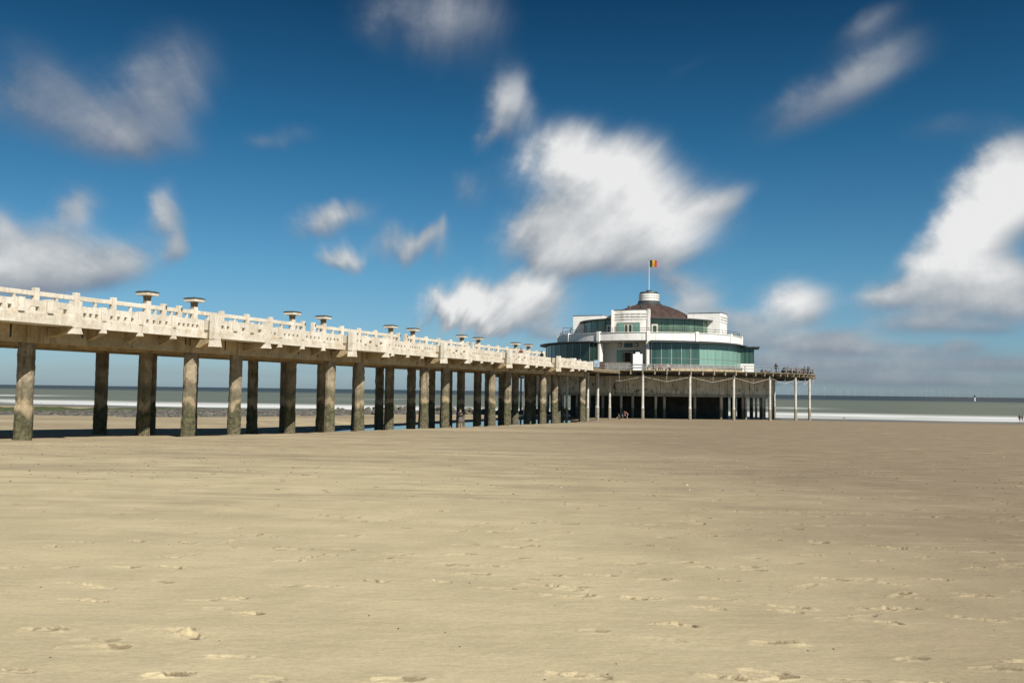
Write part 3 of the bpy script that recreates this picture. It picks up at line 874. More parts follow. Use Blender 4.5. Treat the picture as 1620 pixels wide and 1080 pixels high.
# lower storey: base wall, glazing right of the portico, deeper glazing to the left
mb = MB(); mb.ring(19.0, 19.5, 8.75, 9.72, 100, POR, R(118)); mb.build('base_wall', M['tan_board'], pav)
mb = MB(); mb.ring(18.9, 19.62, 9.722, 10.13, 100, POR, R(118)); mb.build('sill', M['grey_board'], pav)
def pane_ring(r, z0, z1, b0, b1, n, mats, name='window', mull=.07, mz=M['metal'], rail=None):
    for k in range(n):
        a, c = b0+(b1-b0)*k/n, b0+(b1-b0)*(k+1)/n
        am, cm = R(a), R(c)
        mm = mats(k) if callable(mats) else mats
        mb = MB()
        for e in (am, cm):
            cc, ss = math.cos(e), math.sin(e); x, y, _ = pol(r+.03, e)
            mb.hexa([(x+mull/2*ss-.05*cc, y-mull/2*cc-.05*ss, z0), (x-mull/2*ss-.05*cc, y+mull/2*cc-.05*ss, z0), (x+mull/2*ss+.05*cc, y-mull/2*cc+.05*ss, z0), (x-mull/2*ss+.05*cc, y+mull/2*cc+.05*ss, z0),
                     (x+mull/2*ss-.05*cc, y-mull/2*cc-.05*ss, z1), (x-mull/2*ss-.05*cc, y+mull/2*cc-.05*ss, z1), (x+mull/2*ss+.05*cc, y-mull/2*cc+.05*ss, z1), (x-mull/2*ss+.05*cc, y+mull/2*cc+.05*ss, z1)])
            if k < n-1 and e == am: break
        if rail:
            for zr in rail:
                p, q_ = pol(r+.04, am, zr), pol(r+.04, cm, zr); mb.tube(p, q_, .03, n=6)
        f = mb.build(name, mz, pav)
        p0, p1 = pol(r, am, z0), pol(r, cm, z0)
        d = Vector(p1)-Vector(p0); nrm = Vector((-d.y, d.x, 0)).normalized()*.02
        q = [Vector(p0)-nrm, Vector(p1)-nrm, Vector(p0)+nrm, Vector(p1)+nrm]
        MB().hexa([tuple(x) for x in q]+[tuple(x+Vector((0, 0, z1-z0))) for x in q]).build('pane', mm, f)
pane_ring(19.2, 10.132, 14.2, 16.0, 108, 16, lambda k: M['glass'] if k < 5 else M['glass_pale'], mull=.12, rail=(11.35,))
pane_ring(21.6, 9.2, 14.2, -165, -16.8, 26, M['glass_dark'], mull=.10, mz=M['metal'])
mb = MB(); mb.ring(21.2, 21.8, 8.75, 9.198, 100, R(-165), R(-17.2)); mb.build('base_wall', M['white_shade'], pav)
# eaves
mb = MB(); mb.ring(18.2, 20.35, 14.22, 14.40, 100, POR, R(118)); mb.build('lower_eave', M['eave'], pav)
mb = MB(); mb.ring(18.2, 23.0, 14.22, 14.42, 100, R(-170), -POR); mb.build('lower_eave', M['eave'], pav)
mb = MB(); mb.ring(15.0, 18.75, 14.402, 14.70, 120, POR, 2*math.pi-POR); mb.build('soffit', M['soffit'], pav)
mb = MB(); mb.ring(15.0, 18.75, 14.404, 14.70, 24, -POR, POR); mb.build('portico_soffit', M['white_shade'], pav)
# terrace band with its ribs
mb = MB(); mb.ring(18.72, 19.02, 14.68, 16.10, 150); mb.ring(18.66, 19.14, 16.102, 16.18, 150); mb.build('terrace_band', M['white'], pav)
mb = MB(); mb.ring(13.0, 18.715, 15.5, 15.8, 120); mb.build('terrace_floor', M['soffit'], pav)
mb = MB(); mb.ring(18.9, 19.10, 14.62, 14.70, 150); mb.build('drip_band', M['soffit'], pav)
def radial_box(r0, r1, bdeg, hw, z0, z1, name, mat, parent=None, bevel=0.0):
    b_ = R(bdeg); c, s_ = math.cos(b_), math.sin(b_)
    def pt(r, l, z): return (-r*c+l*s_, -r*s_-l*c, z)
    mb = MB(); mb.hexa([pt(r0, -hw, z0), pt(r0, hw, z0), pt(r1, -hw, z0), pt(r1, hw, z0), pt(r0, -hw, z1), pt(r0, hw, z1), pt(r1, -hw, z1), pt(r1, hw, z1)])
    return mb.build(name, mat, parent or pav, bevel=bevel)
for k in range(-6, 7):
    bd = k*28.8+14.4
    if bd < -180 or bd > 180: continue
    if abs(bd+14.4) < 1: bd = -16.0
    radial_box(18.6, 19.30, bd, .32, 14.58, 16.36, 'rib', M['white'], bevel=.02)
# glass return closing the left ring at the portico
radial_box(19.32, 21.6, -16.7, .04, 8.752, 14.2, 'return_pane', M['glass_dark'])
# portico: two full height fins, recess walls, entrance
radial_box(18.0, 19.28, -16.0, .36, 8.752, 14.578, 'portico_pier', M['white'], bevel=.02)
radial_box(18.0, 19.28, 14.4, .22, 8.752, 14.578, 'portico_pier', M['white'], bevel=.02)
def fbox(o0, o1, l0, l1, z0, z1): return MB().box(-o1, -o0, -l1, -l0, z0, z1)
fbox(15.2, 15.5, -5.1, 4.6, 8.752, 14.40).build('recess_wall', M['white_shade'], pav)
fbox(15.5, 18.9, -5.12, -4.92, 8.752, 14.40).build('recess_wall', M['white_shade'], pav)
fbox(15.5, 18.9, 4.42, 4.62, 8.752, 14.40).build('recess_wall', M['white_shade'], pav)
fbox(15.502, 19.0, -4.9, 4.4, 8.754, 10.1).build('entrance_floor', M['grey_board'], pav)
gw = fbox(15.505, 15.56, -2.35, 2.35, 10.102, 12.95).build('entrance_window', M['dark_metal'], pav)
fbox(15.562, 15.58, -2.28, -.95, 10.16, 12.85).build('pane', M['glass_pale'], gw); fbox(15.562, 15.58, .95, 2.28, 10.16, 12.85).build('pane', M['glass'], gw)
dr = fbox(15.562, 15.68, -.92, .92, 10.102, 12.72).build('door', M['door_cream'], pav)
fbox(15.682, 15.69, -.72, .62, 10.14, 12.55).build('doorway', M['interior'], dr)
d2 = fbox(15.69, 16.5, -.86, -.80, 10.14, 12.5).build('door_leaf', M['door_wood'], dr)
fbox(15.69, 16.3, .66, .74, 10.14, 12.5).build('door_leaf', M['door_wood'], dr)
tw = fbox(15.505, 15.56, -.85, .85, 13.5, 14.3).build('transom_window', M['dark_metal'], pav)
fbox(15.562, 15.57, -.78, .78, 13.55, 14.25).build('pane', M['glass_dark'], tw)
for l in (-1.75, 1.55):
    mb = MB(); mb.tube((-15.5, -l, 13.95), (-15.62, -l, 13.95), .42, n=20); ck = mb.build('round_light', M['dark_metal'], pav)
    mb = MB(); mb.tube((-15.622, -l, 13.95), (-15.66, -l, 13.95), .30, n=20); mb.build('face', M['white_shade'], ck)
sd = MB().box(-17.4, -16.2, 4.89, 4.915, 10.102, 12.6).build('door', M['door_wood'], pav)
MB().box(-16.85, -16.75, 4.87, 4.888, 10.2, 12.4).build('door_frame', M['door_cream'], sd)
mb = MB(); mb.blob((-18.4, .15, 14.3), (.11, .11, .11), 3, 8, 6, 0); mb.build('globe_light', M['offwhite'], pav)

# upper storey
pane_gaps = [(14, 63), (76, 99+30), (-75, -15.5), (-170, -118)]
def up_mats(k): return M['glass_up']
for (a, c, n) in ((15.0, 76.0, 6), (103, 166, 6), (-76, -15.0, 6), (-166, -103, 6)):
    pane_ring(13.6, 15.802, 19.0, a, c, n, M['glass_up'], 'upper_window', .09, M['eave'], rail=(17.0,))
mb = MB(); mb.ring(12.6, 14.65, 19.002, 19.2, 120); mb.build('upper_eave', M['eave'], pav)
mb = MB(); mb.ring(9.4, 13.4, 19.202, 19.3, 100); mb.build('flat_roof', M['soffit'], pav)
MB().ring(12.7, 12.9, 15.802, 19.0, 80).build('inner_wall', M['dark_conc'], pav)
# cream terrace door in the first bay right of the front block
ud = radial_box(13.68, 13.78, 19.4, .62, 15.81, 18.0, 'terrace_door', M['door_cream'])
radial_box(13.782, 13.79, 19.4, .34, 16.5, 17.7, 'pane', M['glass_dark'], ud)
ud = radial_box(13.68, 13.78, -20.5, .55, 15.81, 18.0, 'terrace_door', M['door_cream'])
radial_box(13.782, 13.79, -20.5, .32, 16.5, 17.7, 'pane', M['glass_dark'], ud)
# dome
prof = [(9.9, 19.25), (9.5, 19.55), (8.9, 20.0), (8.2, 20.45), (7.1, 21.07), (5.9, 21.66), (4.6, 22.17), (3.4, 22.55), (2.6, 22.74)]
prof = [(r_*1.035, z_) for r_, z_ in prof]
mb = MB(); mb.lathe(prof, 96); mb.build('dome', M['copper'], pav, smooth=60)
for k in range(12):
    b_ = R(k*30+14)
    mb = MB()
    for (r_a, z_a), (r_b, z_b) in zip(prof[:-1], prof[1:]): mb.tube(pol(r_a+.02, b_, z_a+.03), pol(r_b+.02, b_, z_b+.03), .07, n=6)
    mb.build('dome_rib', M['copper'], pav)
ln = MB().lathe([(2.75, 22.55), (2.75, 22.95), (2.35, 23.15), (2.3, 23.6), (0, 23.6)], 48).build('lantern_base', M['eave'], pav, smooth=40)
mb = MB(); mb.lathe([(2.05, 23.602), (2.05, 25.02), (0, 25.02)], 48)
for z in (23.62, 24.16, 24.62): mb.ring(2.052, 2.16, z, z+.34, 48)
lt = mb.build('lantern', M['white'], pav)
mb = MB(); mb.lathe([(0, 25.022), (2.0, 25.022), (2.0, 25.2), (1.85, 25.45), (0, 25.5)], 48); cp = mb.build('lantern_cap', M['eave'], lt)
mb = MB(); mb.lathe([(.6, 25.45), (.6, 25.85), (0, 25.9)], 20); mb.build('cap_drum', M['eave'], lt)
MB().tube((1.1, .3, 25.4), (1.1, .3, 26.0), .1, n=8).build('vent', M['dark_metal'], lt)

# four radial blocks on the upper storey
def block(bd, win, oi, oe):
    b_ = R(bd); c, s_ = math.cos(b_), math.sin(b_)
    def P(o, l, z): return (-o*c+l*s_, -o*s_-l*c, z)
    HW = 3.7
    def bulge(l): return .55*(1-(l/HW)**2)
    def slab(o0, o1, hw, z0, z1, n=14, mb=None, add=0.0):
        mb = mb or MB()
        top = [(o0, -hw)]+[(o1+bulge(-hw+2*hw*i/n)+add, -hw+2*hw*i/n) for i in range(n+1)]+[(o0, hw)]
        k = len(top)
        vs = [P(o, l, z) for z in (z0, z1) for o, l in top]
        mb.add(vs, [tuple(range(k-1, -1, -1)), tuple(range(k, 2*k))]+[(i, (i+1) % k, k+(i+1) % k, k+i) for i in range(k)])
        return mb
    blk = slab(oi, oe, HW, 15.802, 20.62).build('roof_block', M['white'], pav)
    slab(oi+.1, oe+.05, HW+.06, 20.622, 20.72).build('coping', M['eave'], blk)
    for z in (18.86, 19.36, 19.86):
        slab(oe-.35, oe, HW-.02, z, z+.34, mb=None, add=.09).build('string_course', M['white'], blk)
    for z in (19.215, 19.715):
        for i in range(6):
            l0 = -3.1+i*1.1
            mb = MB(); o0, o1 = oe+.01+bulge(l0), oe+.01+bulge(l0+.75)
            vs = [P(oe-.35, l0, z), P(oe-.35, l0+.75, z), P(o0+.01, l0, z), P(o1+.01, l0+.75, z), P(oe-.35, l0, z+.13), P(oe-.35, l0+.75, z+.13), P(o0+.01, l0, z+.13), P(o1+.01, l0+.75, z+.13)]
            mb.hexa(vs); mb.build('vent_slot', M['slot'], blk)
    if win:
        def fb(o0, o1, l0, l1, z0, z1, name, mat, par):
            mb = MB(); mb.hexa([P(o0, l0, z0), P(o0, l1, z0), P(o1, l0, z0), P(o1, l1, z0), P(o0, l0, z1), P(o0, l1, z1), P(o1, l0, z1), P(o1, l1, z1)])
            return mb.build(name, mat, par)
        w = fb(14.0, 14.84, -2.6, 2.0, 15.81, 18.2, 'block_window', M['dark_metal'], blk)
        fb(14.8, 14.86, -2.5, -1.15, 15.9, 18.1, 'block_pane', M['glass_pale'], blk); fb(14.8, 14.86, .65, 1.92, 15.9, 18.1, 'block_pane', M['glass_pale'], blk)
        fb(14.84, 14.90, -1.1, .6, 15.81, 17.95, 'block_door', M['door_cream'], blk)
        fb(14.9, 14.91, -.92, -.42, 16.3, 17.8, 'block_pane', M['glass_dark'], blk); fb(14.9, 14.91, -.08, .42, 16.3, 17.8, 'block_pane', M['glass_dark'], blk)
        fb(14.0, 14.55, 3.50, 3.95, 15.81, 20.76, 'block_pilaster', M['white'], blk)
        fb(14.0, 14.9, -3.75, -3.45, 15.81, 20.70, 'block_pilaster', M['white'], blk)
    else:
        mb = MB(); mb.hexa([P(12.6, -HW-.05, 16.6), P(12.8, -HW-.05, 16.6), P(12.6, -HW+.01, 16.6), P(12.8, -HW+.01, 16.6), P(12.6, -HW-.05, 18.3), P(12.8, -HW-.05, 18.3), P(12.6, -HW+.01, 18.3), P(12.8, -HW+.01, 18.3)])
        mb.build('downpipe', M['dark_metal'], blk)
block(0, True, 12.9, 14.25)
for bd in (90, -90, 180): block(bd, False, 9.0, 15.6)
# terrace railing
tr = tag(empty('terrace_railing', (CX, CY, 0), PR), 'thin dark metal railing round the upper terrace of the pavilion', 'railing')
tr.scale = (KS, KS, 1)
for z in (16.55, 16.95):
    mb = MB(); mb.lathe([(18.62, z), (18.66, z+.04), (18.70, z), (18.66, z-.04)], 150, cap=True); mb.build('rail', M['dark_metal'], tr)
for k in range(50):
    x, y, _ = pol(18.66, R(k*7.2)); MB().tube((x, y, 15.8), (x, y, 16.95), .028, n=6).build('post', M['dark_metal'], tr)
# glazed annex on the right flank
for (bd, nm) in ((100, 'annex'),):
    b_ = R(bd)
    radial_box(17.5, 21.4, bd, 4.2, 8.752, 10.9, 'annex_wall', M['white'])
    an = radial_box(17.5, 21.3, bd, 4.1, 10.902, 14.0, 'annex_window', M['glass'])
    for l in (-4.1, -2.7, -1.3, 1.3, 2.7, 4.1):
        c, s_ = math.cos(b_), math.sin(b_)
        x, y = -21.32*c+l*s_, -21.32*s_-l*c
        MB().box(x-.06, x+.06, y-.06, y+.06, 10.904, 13.99).build('mullion', M['dark_metal'], an)
    for o in (19.7, 20.5):
        c, s_ = math.cos(b_), math.sin(b_); l = -4.12
        x, y = -o*c+l*s_, -o*s_-l*c
        MB().box(x-.06, x+.06, y-.06, y+.06, 10.904, 13.99).build('mullion', M['dark_metal'], an)
    radial_box(17.5, 22.5, bd, 4.8, 14.002, 14.2, 'annex_roof', M['eave'])

# flagpole and flag
fp = tag(empty('flagpole', (CX, CY, 25.9)), 'slim white flagpole on the lantern of the pavilion dome', 'flagpole')
MB().tube((0, 0, -.02), (0, 0, 6.2), .055, .035, 8).build('pole', M['offwhite'], fp)
mb = MB(); mb.blob((0, 0, 6.26), (.09, .09, .09), 1, 8, 5, 0); mb.build('finial', M['dark_metal'], fp)
mb = MB(); n = 18
vs = []
for j in range(7):
    for i in range(n+1):
        f = i/n
        for sgn in (0,):
            vs.append((.09+1.45*f, .16*f*math.sin(f*7+j*.25)+.02, 4.72+1.42*j/6-.07*f*f))
fs = []; mb.v = vs
for j in range(6):
    for i in range(n):
        mb.f.append((j*(n+1)+i, j*(n+1)+i+1, (j+1)*(n+1)+i+1, (j+1)*(n+1)+i)); mb.mi.append(0 if i < 6 else 1 if i < 12 else 2)
fl = mb.build('flag', [M['black'], M['yellow'], M['red']])
md = fl.modifiers.new('thick', 'SOLIDIFY'); md.thickness = .012
fl.location = (CX, CY, 25.9); fl.rotation_euler = (0, 0, R(-14))
tag(fl, 'black, yellow and red striped flag flying from the dome flagpole', 'flag')
# roof mast and vents
x, y, z = pav_world(12.0, -3.0, 20.72)
am = tag(empty('antenna_mast', (x, y, z)), 'thin antenna mast with small cross arms on the front roof block', 'antenna')
MB().tube((0, 0, 0), (0, 0, 2.3), .04, .02, 6).build('mast', M['metal'], am)
mb = MB(); mb.tube((-.4, 0, 1.0), (.4, 0, 1.0), .025, n=6); mb.tube((-.28, 0, 1.35), (.28, 0, 1.35), .025, n=6); mb.tube((-.25, 0, .3), (-.25, 0, 1.5), .05, n=6); mb.build('cross_arm', M['metal'], am)
MB().box(-.55, -.2, -.2, .2, 0, .95).build('cabinet', M['dark_metal'], am)
for i, (r_, bd, lab) in enumerate(((10.8, 6, 'small dark roof vent between the antenna and the dome'),)):
    x, y, z = pav_world(r_, bd, 20.72)
    v_ = tag(empty('roof_vent', (x, y, z)), lab, 'vent')
    MB().tube((0, 0, 0), (0, 0, .85), .16, n=10).build('pipe', M['dark_metal'], v_); mb = MB(); mb.lathe([(.26, .85), (.26, 1.1), (0, 1.2)], 12); mb.build('cowl', M['dark_metal'], v_)
# bare awning frames on the left terrace
for i, (bd, lab) in enumerate(((-96, 'bare metal awning frame at the far left end of the terrace'), (-78, 'second bare metal awning frame on the left terrace, with a slanting stay'))):
    x, y, _ = pav_world(18.3, bd); c_ = empty('awning_frame', (x, y, 15.8), R(8))
    tag(c_, lab, 'frame', 'awning frames on the terrace')
    MB().tube((0, 0, 0), (0, 0, 2.5), .05, n=6).build('post', M['dark_metal'], c_)
    MB().tube((0, 0, 2.45), (2.0, 0, 2.45), .05, n=6).build('arm', M['dark_metal'], c_)
    if i: MB().tube((0, 0, .9), (2.0, 0, 2.45), .035, n=6).build('stay', M['dark_metal'], c_)

# ------------------------------------------------------------------ deck railing, furniture
dk = tag(empty('deck_railing', (CX, CY, 0), PR), 'grey metal railing along the curved edge of the pier head deck', 'railing')
dk.scale = (KP, KP, 1)
for z in (9.30, 9.80):
    mb = MB(); mb.lathe([(32.35, z), (32.39, z+.045), (32.43, z), (32.39, z-.045)], 120, R(-30), R(200), cap=True); mb.build('rail', M['metal'], dk)
for k in range(-11, 52):
    bd = B0+k*3.6
    if bd > 198: continue
    radial_box(32.33, 32.45, bd, .06, 8.805, 9.80, 'post', M['metal'], dk)
    if -20 < bd < 120: radial_box(32.67, 32.77, bd, .10, 8.1, 8.86, 'foot', M['timber'], dk)
def place(name, r_, bd, z, turn=0.0):
    x, y, _ = pav_world(r_, bd); b_ = PR+math.pi+R(bd)
    return empty(name, (x, y, z), b_+math.pi/2+turn)      # local -y faces outwards
# long grey boarded barrier in front of the entrance
bx = tag(place('barrier', 31.6, 5.2, 8.75), 'grey boarded barrier in front of the pavilion entrance', 'barrier')
for k in range(4): MB().box(-2.4+k*1.2, -1.22+k*1.2, -.05, .05, .12, 1.32).build('board_panel', M['grey_board'], bx)
MB().box(-2.45, 2.45, -.08, .08, 1.322, 1.40).build('top_rail', M['timber'], bx)
# white cabinet
wc = tag(place('kiosk_cabinet', 32.0, 11.3, 8.75), 'tall plain white cabinet standing by the deck railing', 'cabinet')
MB().box(-.78, .78, -.3, .6, 0, 2.8).build('body', M['offwhite'], wc, bevel=.02); MB().box(-.35, .3, .0, .4, 2.802, 3.12).build('top_box', M['offwhite'], wc)
MB().box(-.78, .78, -.312, -.302, 1.02, 1.06).build('seam', M['dark_metal'], wc)
# boards by the landing
for i, (r_, bd, mt_, lab) in enumerate(((32.0, -1.6, 'blue_sign', 'pale blue advertising board left of the entrance barrier'), (31.9, 0.0, 'brown_sign', 'dark brown menu board between the blue board and grey barrier'))):
    sg = tag(place('sign_board', r_, bd, 8.75), lab, 'sign')
    MB().box(-.5, .5, -.03, .03, .5 if i == 0 else .15, 1.75 if i == 0 else 1.5).build('board', M[mt_], sg); MB().box(-.48, -.42, -.02, .02, 0, .5).build('leg', M['dark_metal'], sg); MB().box(.42, .48, -.02, .02, 0, .5).build('leg', M['dark_metal'], sg)

# ------------------------------------------------------------------ people
SK = [plain('skin_light', (.42, .27, .20), .6, 0, .05, 6), plain('skin_tan', (.30, .18, .125), .6, 0, .05, 6)]
cloth_cache = {}
def cloth(c):
    k = tuple(c)
    if k not in cloth_cache: cloth_cache[k] = plain('cloth', c, .85, 0, .15, 8)
    return cloth_cache[k]
HAIRM = [plain('hair_dark', (.025, .018, .013), .7), plain('hair_brown', (.09, .05, .025), .7), plain('hair_fair', (.30, .22, .12), .7)]
def person(label, xyz, face, h=1.72, pose='stand', top=(.05, .05, .06), leg=(.05, .06, .1), bare_leg=False, skirt=False, skin=0, hair=0, group=None, long_hair=False, seed=0, bare_arm=True, bulk=1.08):
    k = h/1.75; rr = random.Random(seed+int(h*100))
    J = {}
    def put(**kw):
        for a, b in kw.items(): J[a] = Vector(b)*k
    lean = 0.0
    put(pel=(0, 0, .95), ab=(0, -.01, 1.10), chest=(0, -.01, 1.30), neck=(0, 0, 1.47), skull=(0, -.02, 1.56), crown=(0, .005, 1.70),
        shL=(.18, 0, 1.40), elL=(.24, .02, 1.13), wrL=(.25, -.06, .89), haL=(.25, -.09, .81), shR=(-.18, 0, 1.40), elR=(-.24, .02, 1.13), wrR=(-.25, -.06, .89), haR=(-.25, -.09, .81),
        hipL=(.09, 0, .90), knL=(.10, -.02, .50), anL=(.11, .02, .09), toL=(.13, -.15, .035), hipR=(-.09, 0, .90), knR=(-.10, -.02, .50), anR=(-.11, .02, .09), toR=(-.13, -.15, .035))
    if pose == 'walk':
        put(knL=(.09, -.16, .52), anL=(.09, -.24, .10), toL=(.10, -.40, .05), knR=(-.09, .06, .50), anR=(-.09, .30, .16), toR=(-.10, .18, .035),
            elL=(.24, .10, 1.14), wrL=(.24, .10, .90), haL=(.24, .08, .82), elR=(-.24, -.06, 1.14), wrR=(-.24, -.22, .95), haR=(-.24, -.28, .88))
    if pose == 'lean':
        put(pel=(0, .10, .93), hipL=(.09, .10, .88), hipR=(-.09, .10, .88), ab=(0, .04, 1.08), chest=(0, -.08, 1.25), neck=(0, -.16, 1.40), skull=(0, -.22, 1.47), crown=(0, -.26, 1.61), shL=(.18, -.12, 1.32), shR=(-.18, -.12, 1.32),
            elL=(.24, -.28, 1.10), wrL=(.10, -.46, 1.08), haL=(.03, -.50, 1.09), elR=(-.24, -.28, 1.10), wrR=(-.10, -.46, 1.08), haR=(-.03, -.50, 1.09))
    if pose == 'bend':
        put(pel=(0, .12, .92), hipL=(.09, .12, .87), hipR=(-.09, .12, .87), ab=(0, .02, 1.03), chest=(0, -.16, 1.16), neck=(0, -.32, 1.22), skull=(0, -.40, 1.22), crown=(0, -.50, 1.30), shL=(.18, -.24, 1.18), shR=(-.18, -.24, 1.18),
            elL=(.22, -.34, .92), wrL=(.16, -.40, .70), haL=(.14, -.42, .62), elR=(-.22, -.34, .92), wrR=(-.16, -.40, .70), haR=(-.14, -.42, .62))
    if pose == 'sit':
        d = -.47
        for a in ('pel', 'ab', 'chest', 'neck', 'skull', 'crown', 'shL', 'shR', 'hipL', 'hipR'): J[a] = J[a]+Vector((0, .02, d))*k
        put(knL=(.11, -.42, .50), anL=(.11, -.40, .09), toL=(.12, -.56, .035), knR=(-.11, -.42, .50), anR=(-.11, -.40, .09), toR=(-.12, -.56, .035),
            elL=(.24, -.06, .68), wrL=(.14, -.27, .60), haL=(.12, -.35, .59), elR=(-.24, -.06, .68), wrR=(-.14, -.27, .60), haR=(-.12, -.35, .59))
    if pose == 'squat':
        put(pel=(0, .12, .30), hipL=(.10, .10, .28), hipR=(-.10, .10, .28), ab=(0, .05, .45), chest=(0, -.07, .63), neck=(0, -.15, .79), skull=(0, -.21, .86), crown=(0, -.24, 1.0), shL=(.18, -.1, .72), shR=(-.18, -.1, .72),
            elL=(.24, -.26, .52), wrL=(.14, -.42, .36), haL=(.11, -.47, .29), elR=(-.24, -.26, .52), wrR=(-.14, -.42, .36), haR=(-.11, -.47, .29),
            knL=(.17, -.28, .50), anL=(.14, .00, .09), toL=(.16, -.16, .035), knR=(-.17, -.28, .50), anR=(-.14, .00, .09), toR=(-.16, -.16, .035))
    if pose == 'phone':
        put(elL=(.23, -.04, 1.13), wrL=(.10, -.26, 1.20), haL=(.06, -.31, 1.25), elR=(-.23, -.04, 1.13), wrR=(-.10, -.26, 1.18), haR=(-.05, -.31, 1.22))
    order = list(J); idx = {a: i for i, a in enumerate(order)}
    edges = [('pel', 'ab', 'T'), ('ab', 'chest', 'T'), ('chest', 'neck', 'T'), ('neck', 'skull', 'S'), ('skull', 'crown', 'S'),
             ('chest', 'shL', 'T'), ('shL', 'elL', 'A'), ('elL', 'wrL', 'F'), ('wrL', 'haL', 'S'), ('chest', 'shR', 'T'), ('shR', 'elR', 'A'), ('elR', 'wrR', 'F'), ('wrR', 'haR', 'S'),
             ('pel', 'hipL', 'L'), ('hipL', 'knL', 'L'), ('knL', 'anL', 'C'), ('anL', 'toL', 'B'), ('pel', 'hipR', 'L'), ('hipR', 'knR', 'L'), ('knR', 'anR', 'C'), ('anR', 'toR', 'B')]
    rad = dict(pel=.145, ab=.125, chest=.150, neck=.058, skull=.085, crown=.075, sh=.068, el=.045, wr=.031, ha=.036, hip=.092, kn=.060, an=.043, to=.035)
    me = bpy.data.meshes.new('person'); me.from_pydata([tuple(J[a]) for a in order], [(idx[a], idx[b]) for a, b, _ in edges], [])
    o = bpy.data.objects.new('person', me); COL.objects.link(o)
    o.modifiers.new('skin', 'SKIN'); sub = o.modifiers.new('sub', 'SUBSURF'); sub.levels = 1; sub.render_levels = 1
    sv = me.skin_vertices[0].data
    for a in order:
        key = a[:-1] if a[:-1] in rad else a
        r_ = rad[key]*k; sv[idx[a]].radius = (r_*(1.12 if key in ('pel', 'chest', 'ab') else 1), r_*(.8 if key in ('pel', 'chest', 'ab') else 1))
        sv[idx[a]].use_root = (a == 'pel')
    dg = bpy.context.evaluated_depsgraph_get(); dg.update()
    body = bpy.data.meshes.new_from_object(o.evaluated_get(dg))
    bpy.data.objects.remove(o); bpy.data.meshes.remove(me)
    bm = bmesh.new(); bm.from_mesh(body)
    mats = [SK[skin], cloth(top), cloth(leg), M['black']]
    zone = {'T': 1, 'S': 0, 'A': 1, 'F': 0 if bare_arm else 1, 'L': 2, 'C': 0 if bare_leg else 2, 'B': 0 if bare_leg else 3}
    segs = [(J[a], J[b], zone[z]) for a, b, z in edges]
    for f in bm.faces:
        c = f.calc_center_median(); best = None
        for a, b, z in segs:
            d = b-a; t = max(0, min(1, (c-a).dot(d)/d.length_squared)); dd = (c-(a+d*t)).length
            if best is None or dd < best[0]: best = (dd, z)
        f.material_index = best[1]; f.smooth = True
    bm.to_mesh(body); bm.free()
    # fingers and thumb on each hand, nose and ears on the head
    mb = MB(); mb.v = [tuple(v.co) for v in body.vertices]; mb.f = [tuple(p.vertices) for p in body.polygons]; mb.mi = [p.material_index for p in body.polygons]
    mb.m = 0
    for sd in ('L', 'R'):
        w_, h_ = J['wr'+sd], J['ha'+sd]; d = (h_-w_).normalized(); sgn = 1 if sd == 'L' else -1
        side_ = d.cross(Vector((1, 0, 0))).normalized() if abs(d.x) < .9 else d.cross(Vector((0, 1, 0))).normalized()
        curl = side_.cross(d).normalized()*-sgn
        for i, ln_ in enumerate((.072, .082, .077, .060)):
            b0 = h_+side_*((i-1.5)*.019*k)+d*.005; m1 = b0+d*(ln_*.55*k)+curl*(.008*k); m2 = m1+d*(ln_*.4*k)+curl*(.022*k)
            mb.tube(b0, m1, .0095*k, .0085*k, 5); mb.tube(m1, m2, .0085*k, .006*k, 5)
        b0 = w_+d*(.03*k)-side_*.02*k; m1 = b0+d*(.04*k)-side_*(.03*k); mb.tube(b0, m1, .012*k, .010*k, 5); mb.tube(m1, m1+d*(.03*k)+curl*.01*k, .010*k, .007*k, 5)
    up = (J['crown']-J['skull']).normalized(); rt = Vector((1, 0, 0)); fw = up.cross(rt).normalized()
    fw = fw if fw.y < 0 else -fw
    hc = (J['skull']+J['crown'])*.5
    mb.tube(hc+fw*.078*k-up*.005*k, hc+fw*.108*k-up*.03*k, .010*k, .016*k, 6)
    for sgn in (-1, 1): mb.blob(tuple(hc+rt*(.088*k*sgn)-up*.01*k), (.014*k, .022*k, .032*k), 2, 6, 4, 0)
    mb.m = 3
    for sgn in (-1, 1): mb.blob(tuple(hc+fw*(.084*k)+rt*(.03*k*sgn)+up*.01*k), (.011*k, .008*k, .008*k), 2, 6, 4, 0)
    ob = mb.build('person', mats, None)
    ob.data.polygons.foreach_set('use_smooth', [True]*len(ob.data.polygons))
    bpy.data.meshes.remove(body)
    # hair
    mb = MB(); hcx = hc+up*.035*k-fw*.012*k
    mb.blob(tuple(hcx), (.098*k, .108*k, .085*k), 4, 10, 7, .04)
    if long_hair: mb.blob(tuple(hc-fw*.065*k-up*.10*k), (.085*k, .05*k, .14*k), 5, 8, 6, .05)
    mb.build('hair', HAIRM[hair], ob, smooth=80)
    if skirt:
        mb = MB(); zt, zb = J['pel'].z+.05*k, J['knL'].z+.06*k; cy_ = J['pel'].y
        mb.lathe([(.165*k, zt), (.20*k, (zt+zb)/2), (.225*k, zb), (.215*k, zb), (.155*k, zt)], 16, cx=0, cy=cy_)
        mb.build('skirt', cloth(leg), ob, smooth=60)
    ob.scale = (bulk, bulk, 1)
    ob.location = xyz; ob.rotation_euler = (0, 0, face)
    tag(ob, label, 'person', group)
    return ob
def to_cam(x, y): return math.atan2(-y, -x)+math.pi/2        # turn so that the front (-y) looks at the camera
def on_ground(px, Y, face_cam=0.0):
    x = (px-810)/1450*Y; return (x, Y, gz(x, Y)), to_cam(x, Y)+face_cam
p_, f_ = on_ground(730, 92.5)
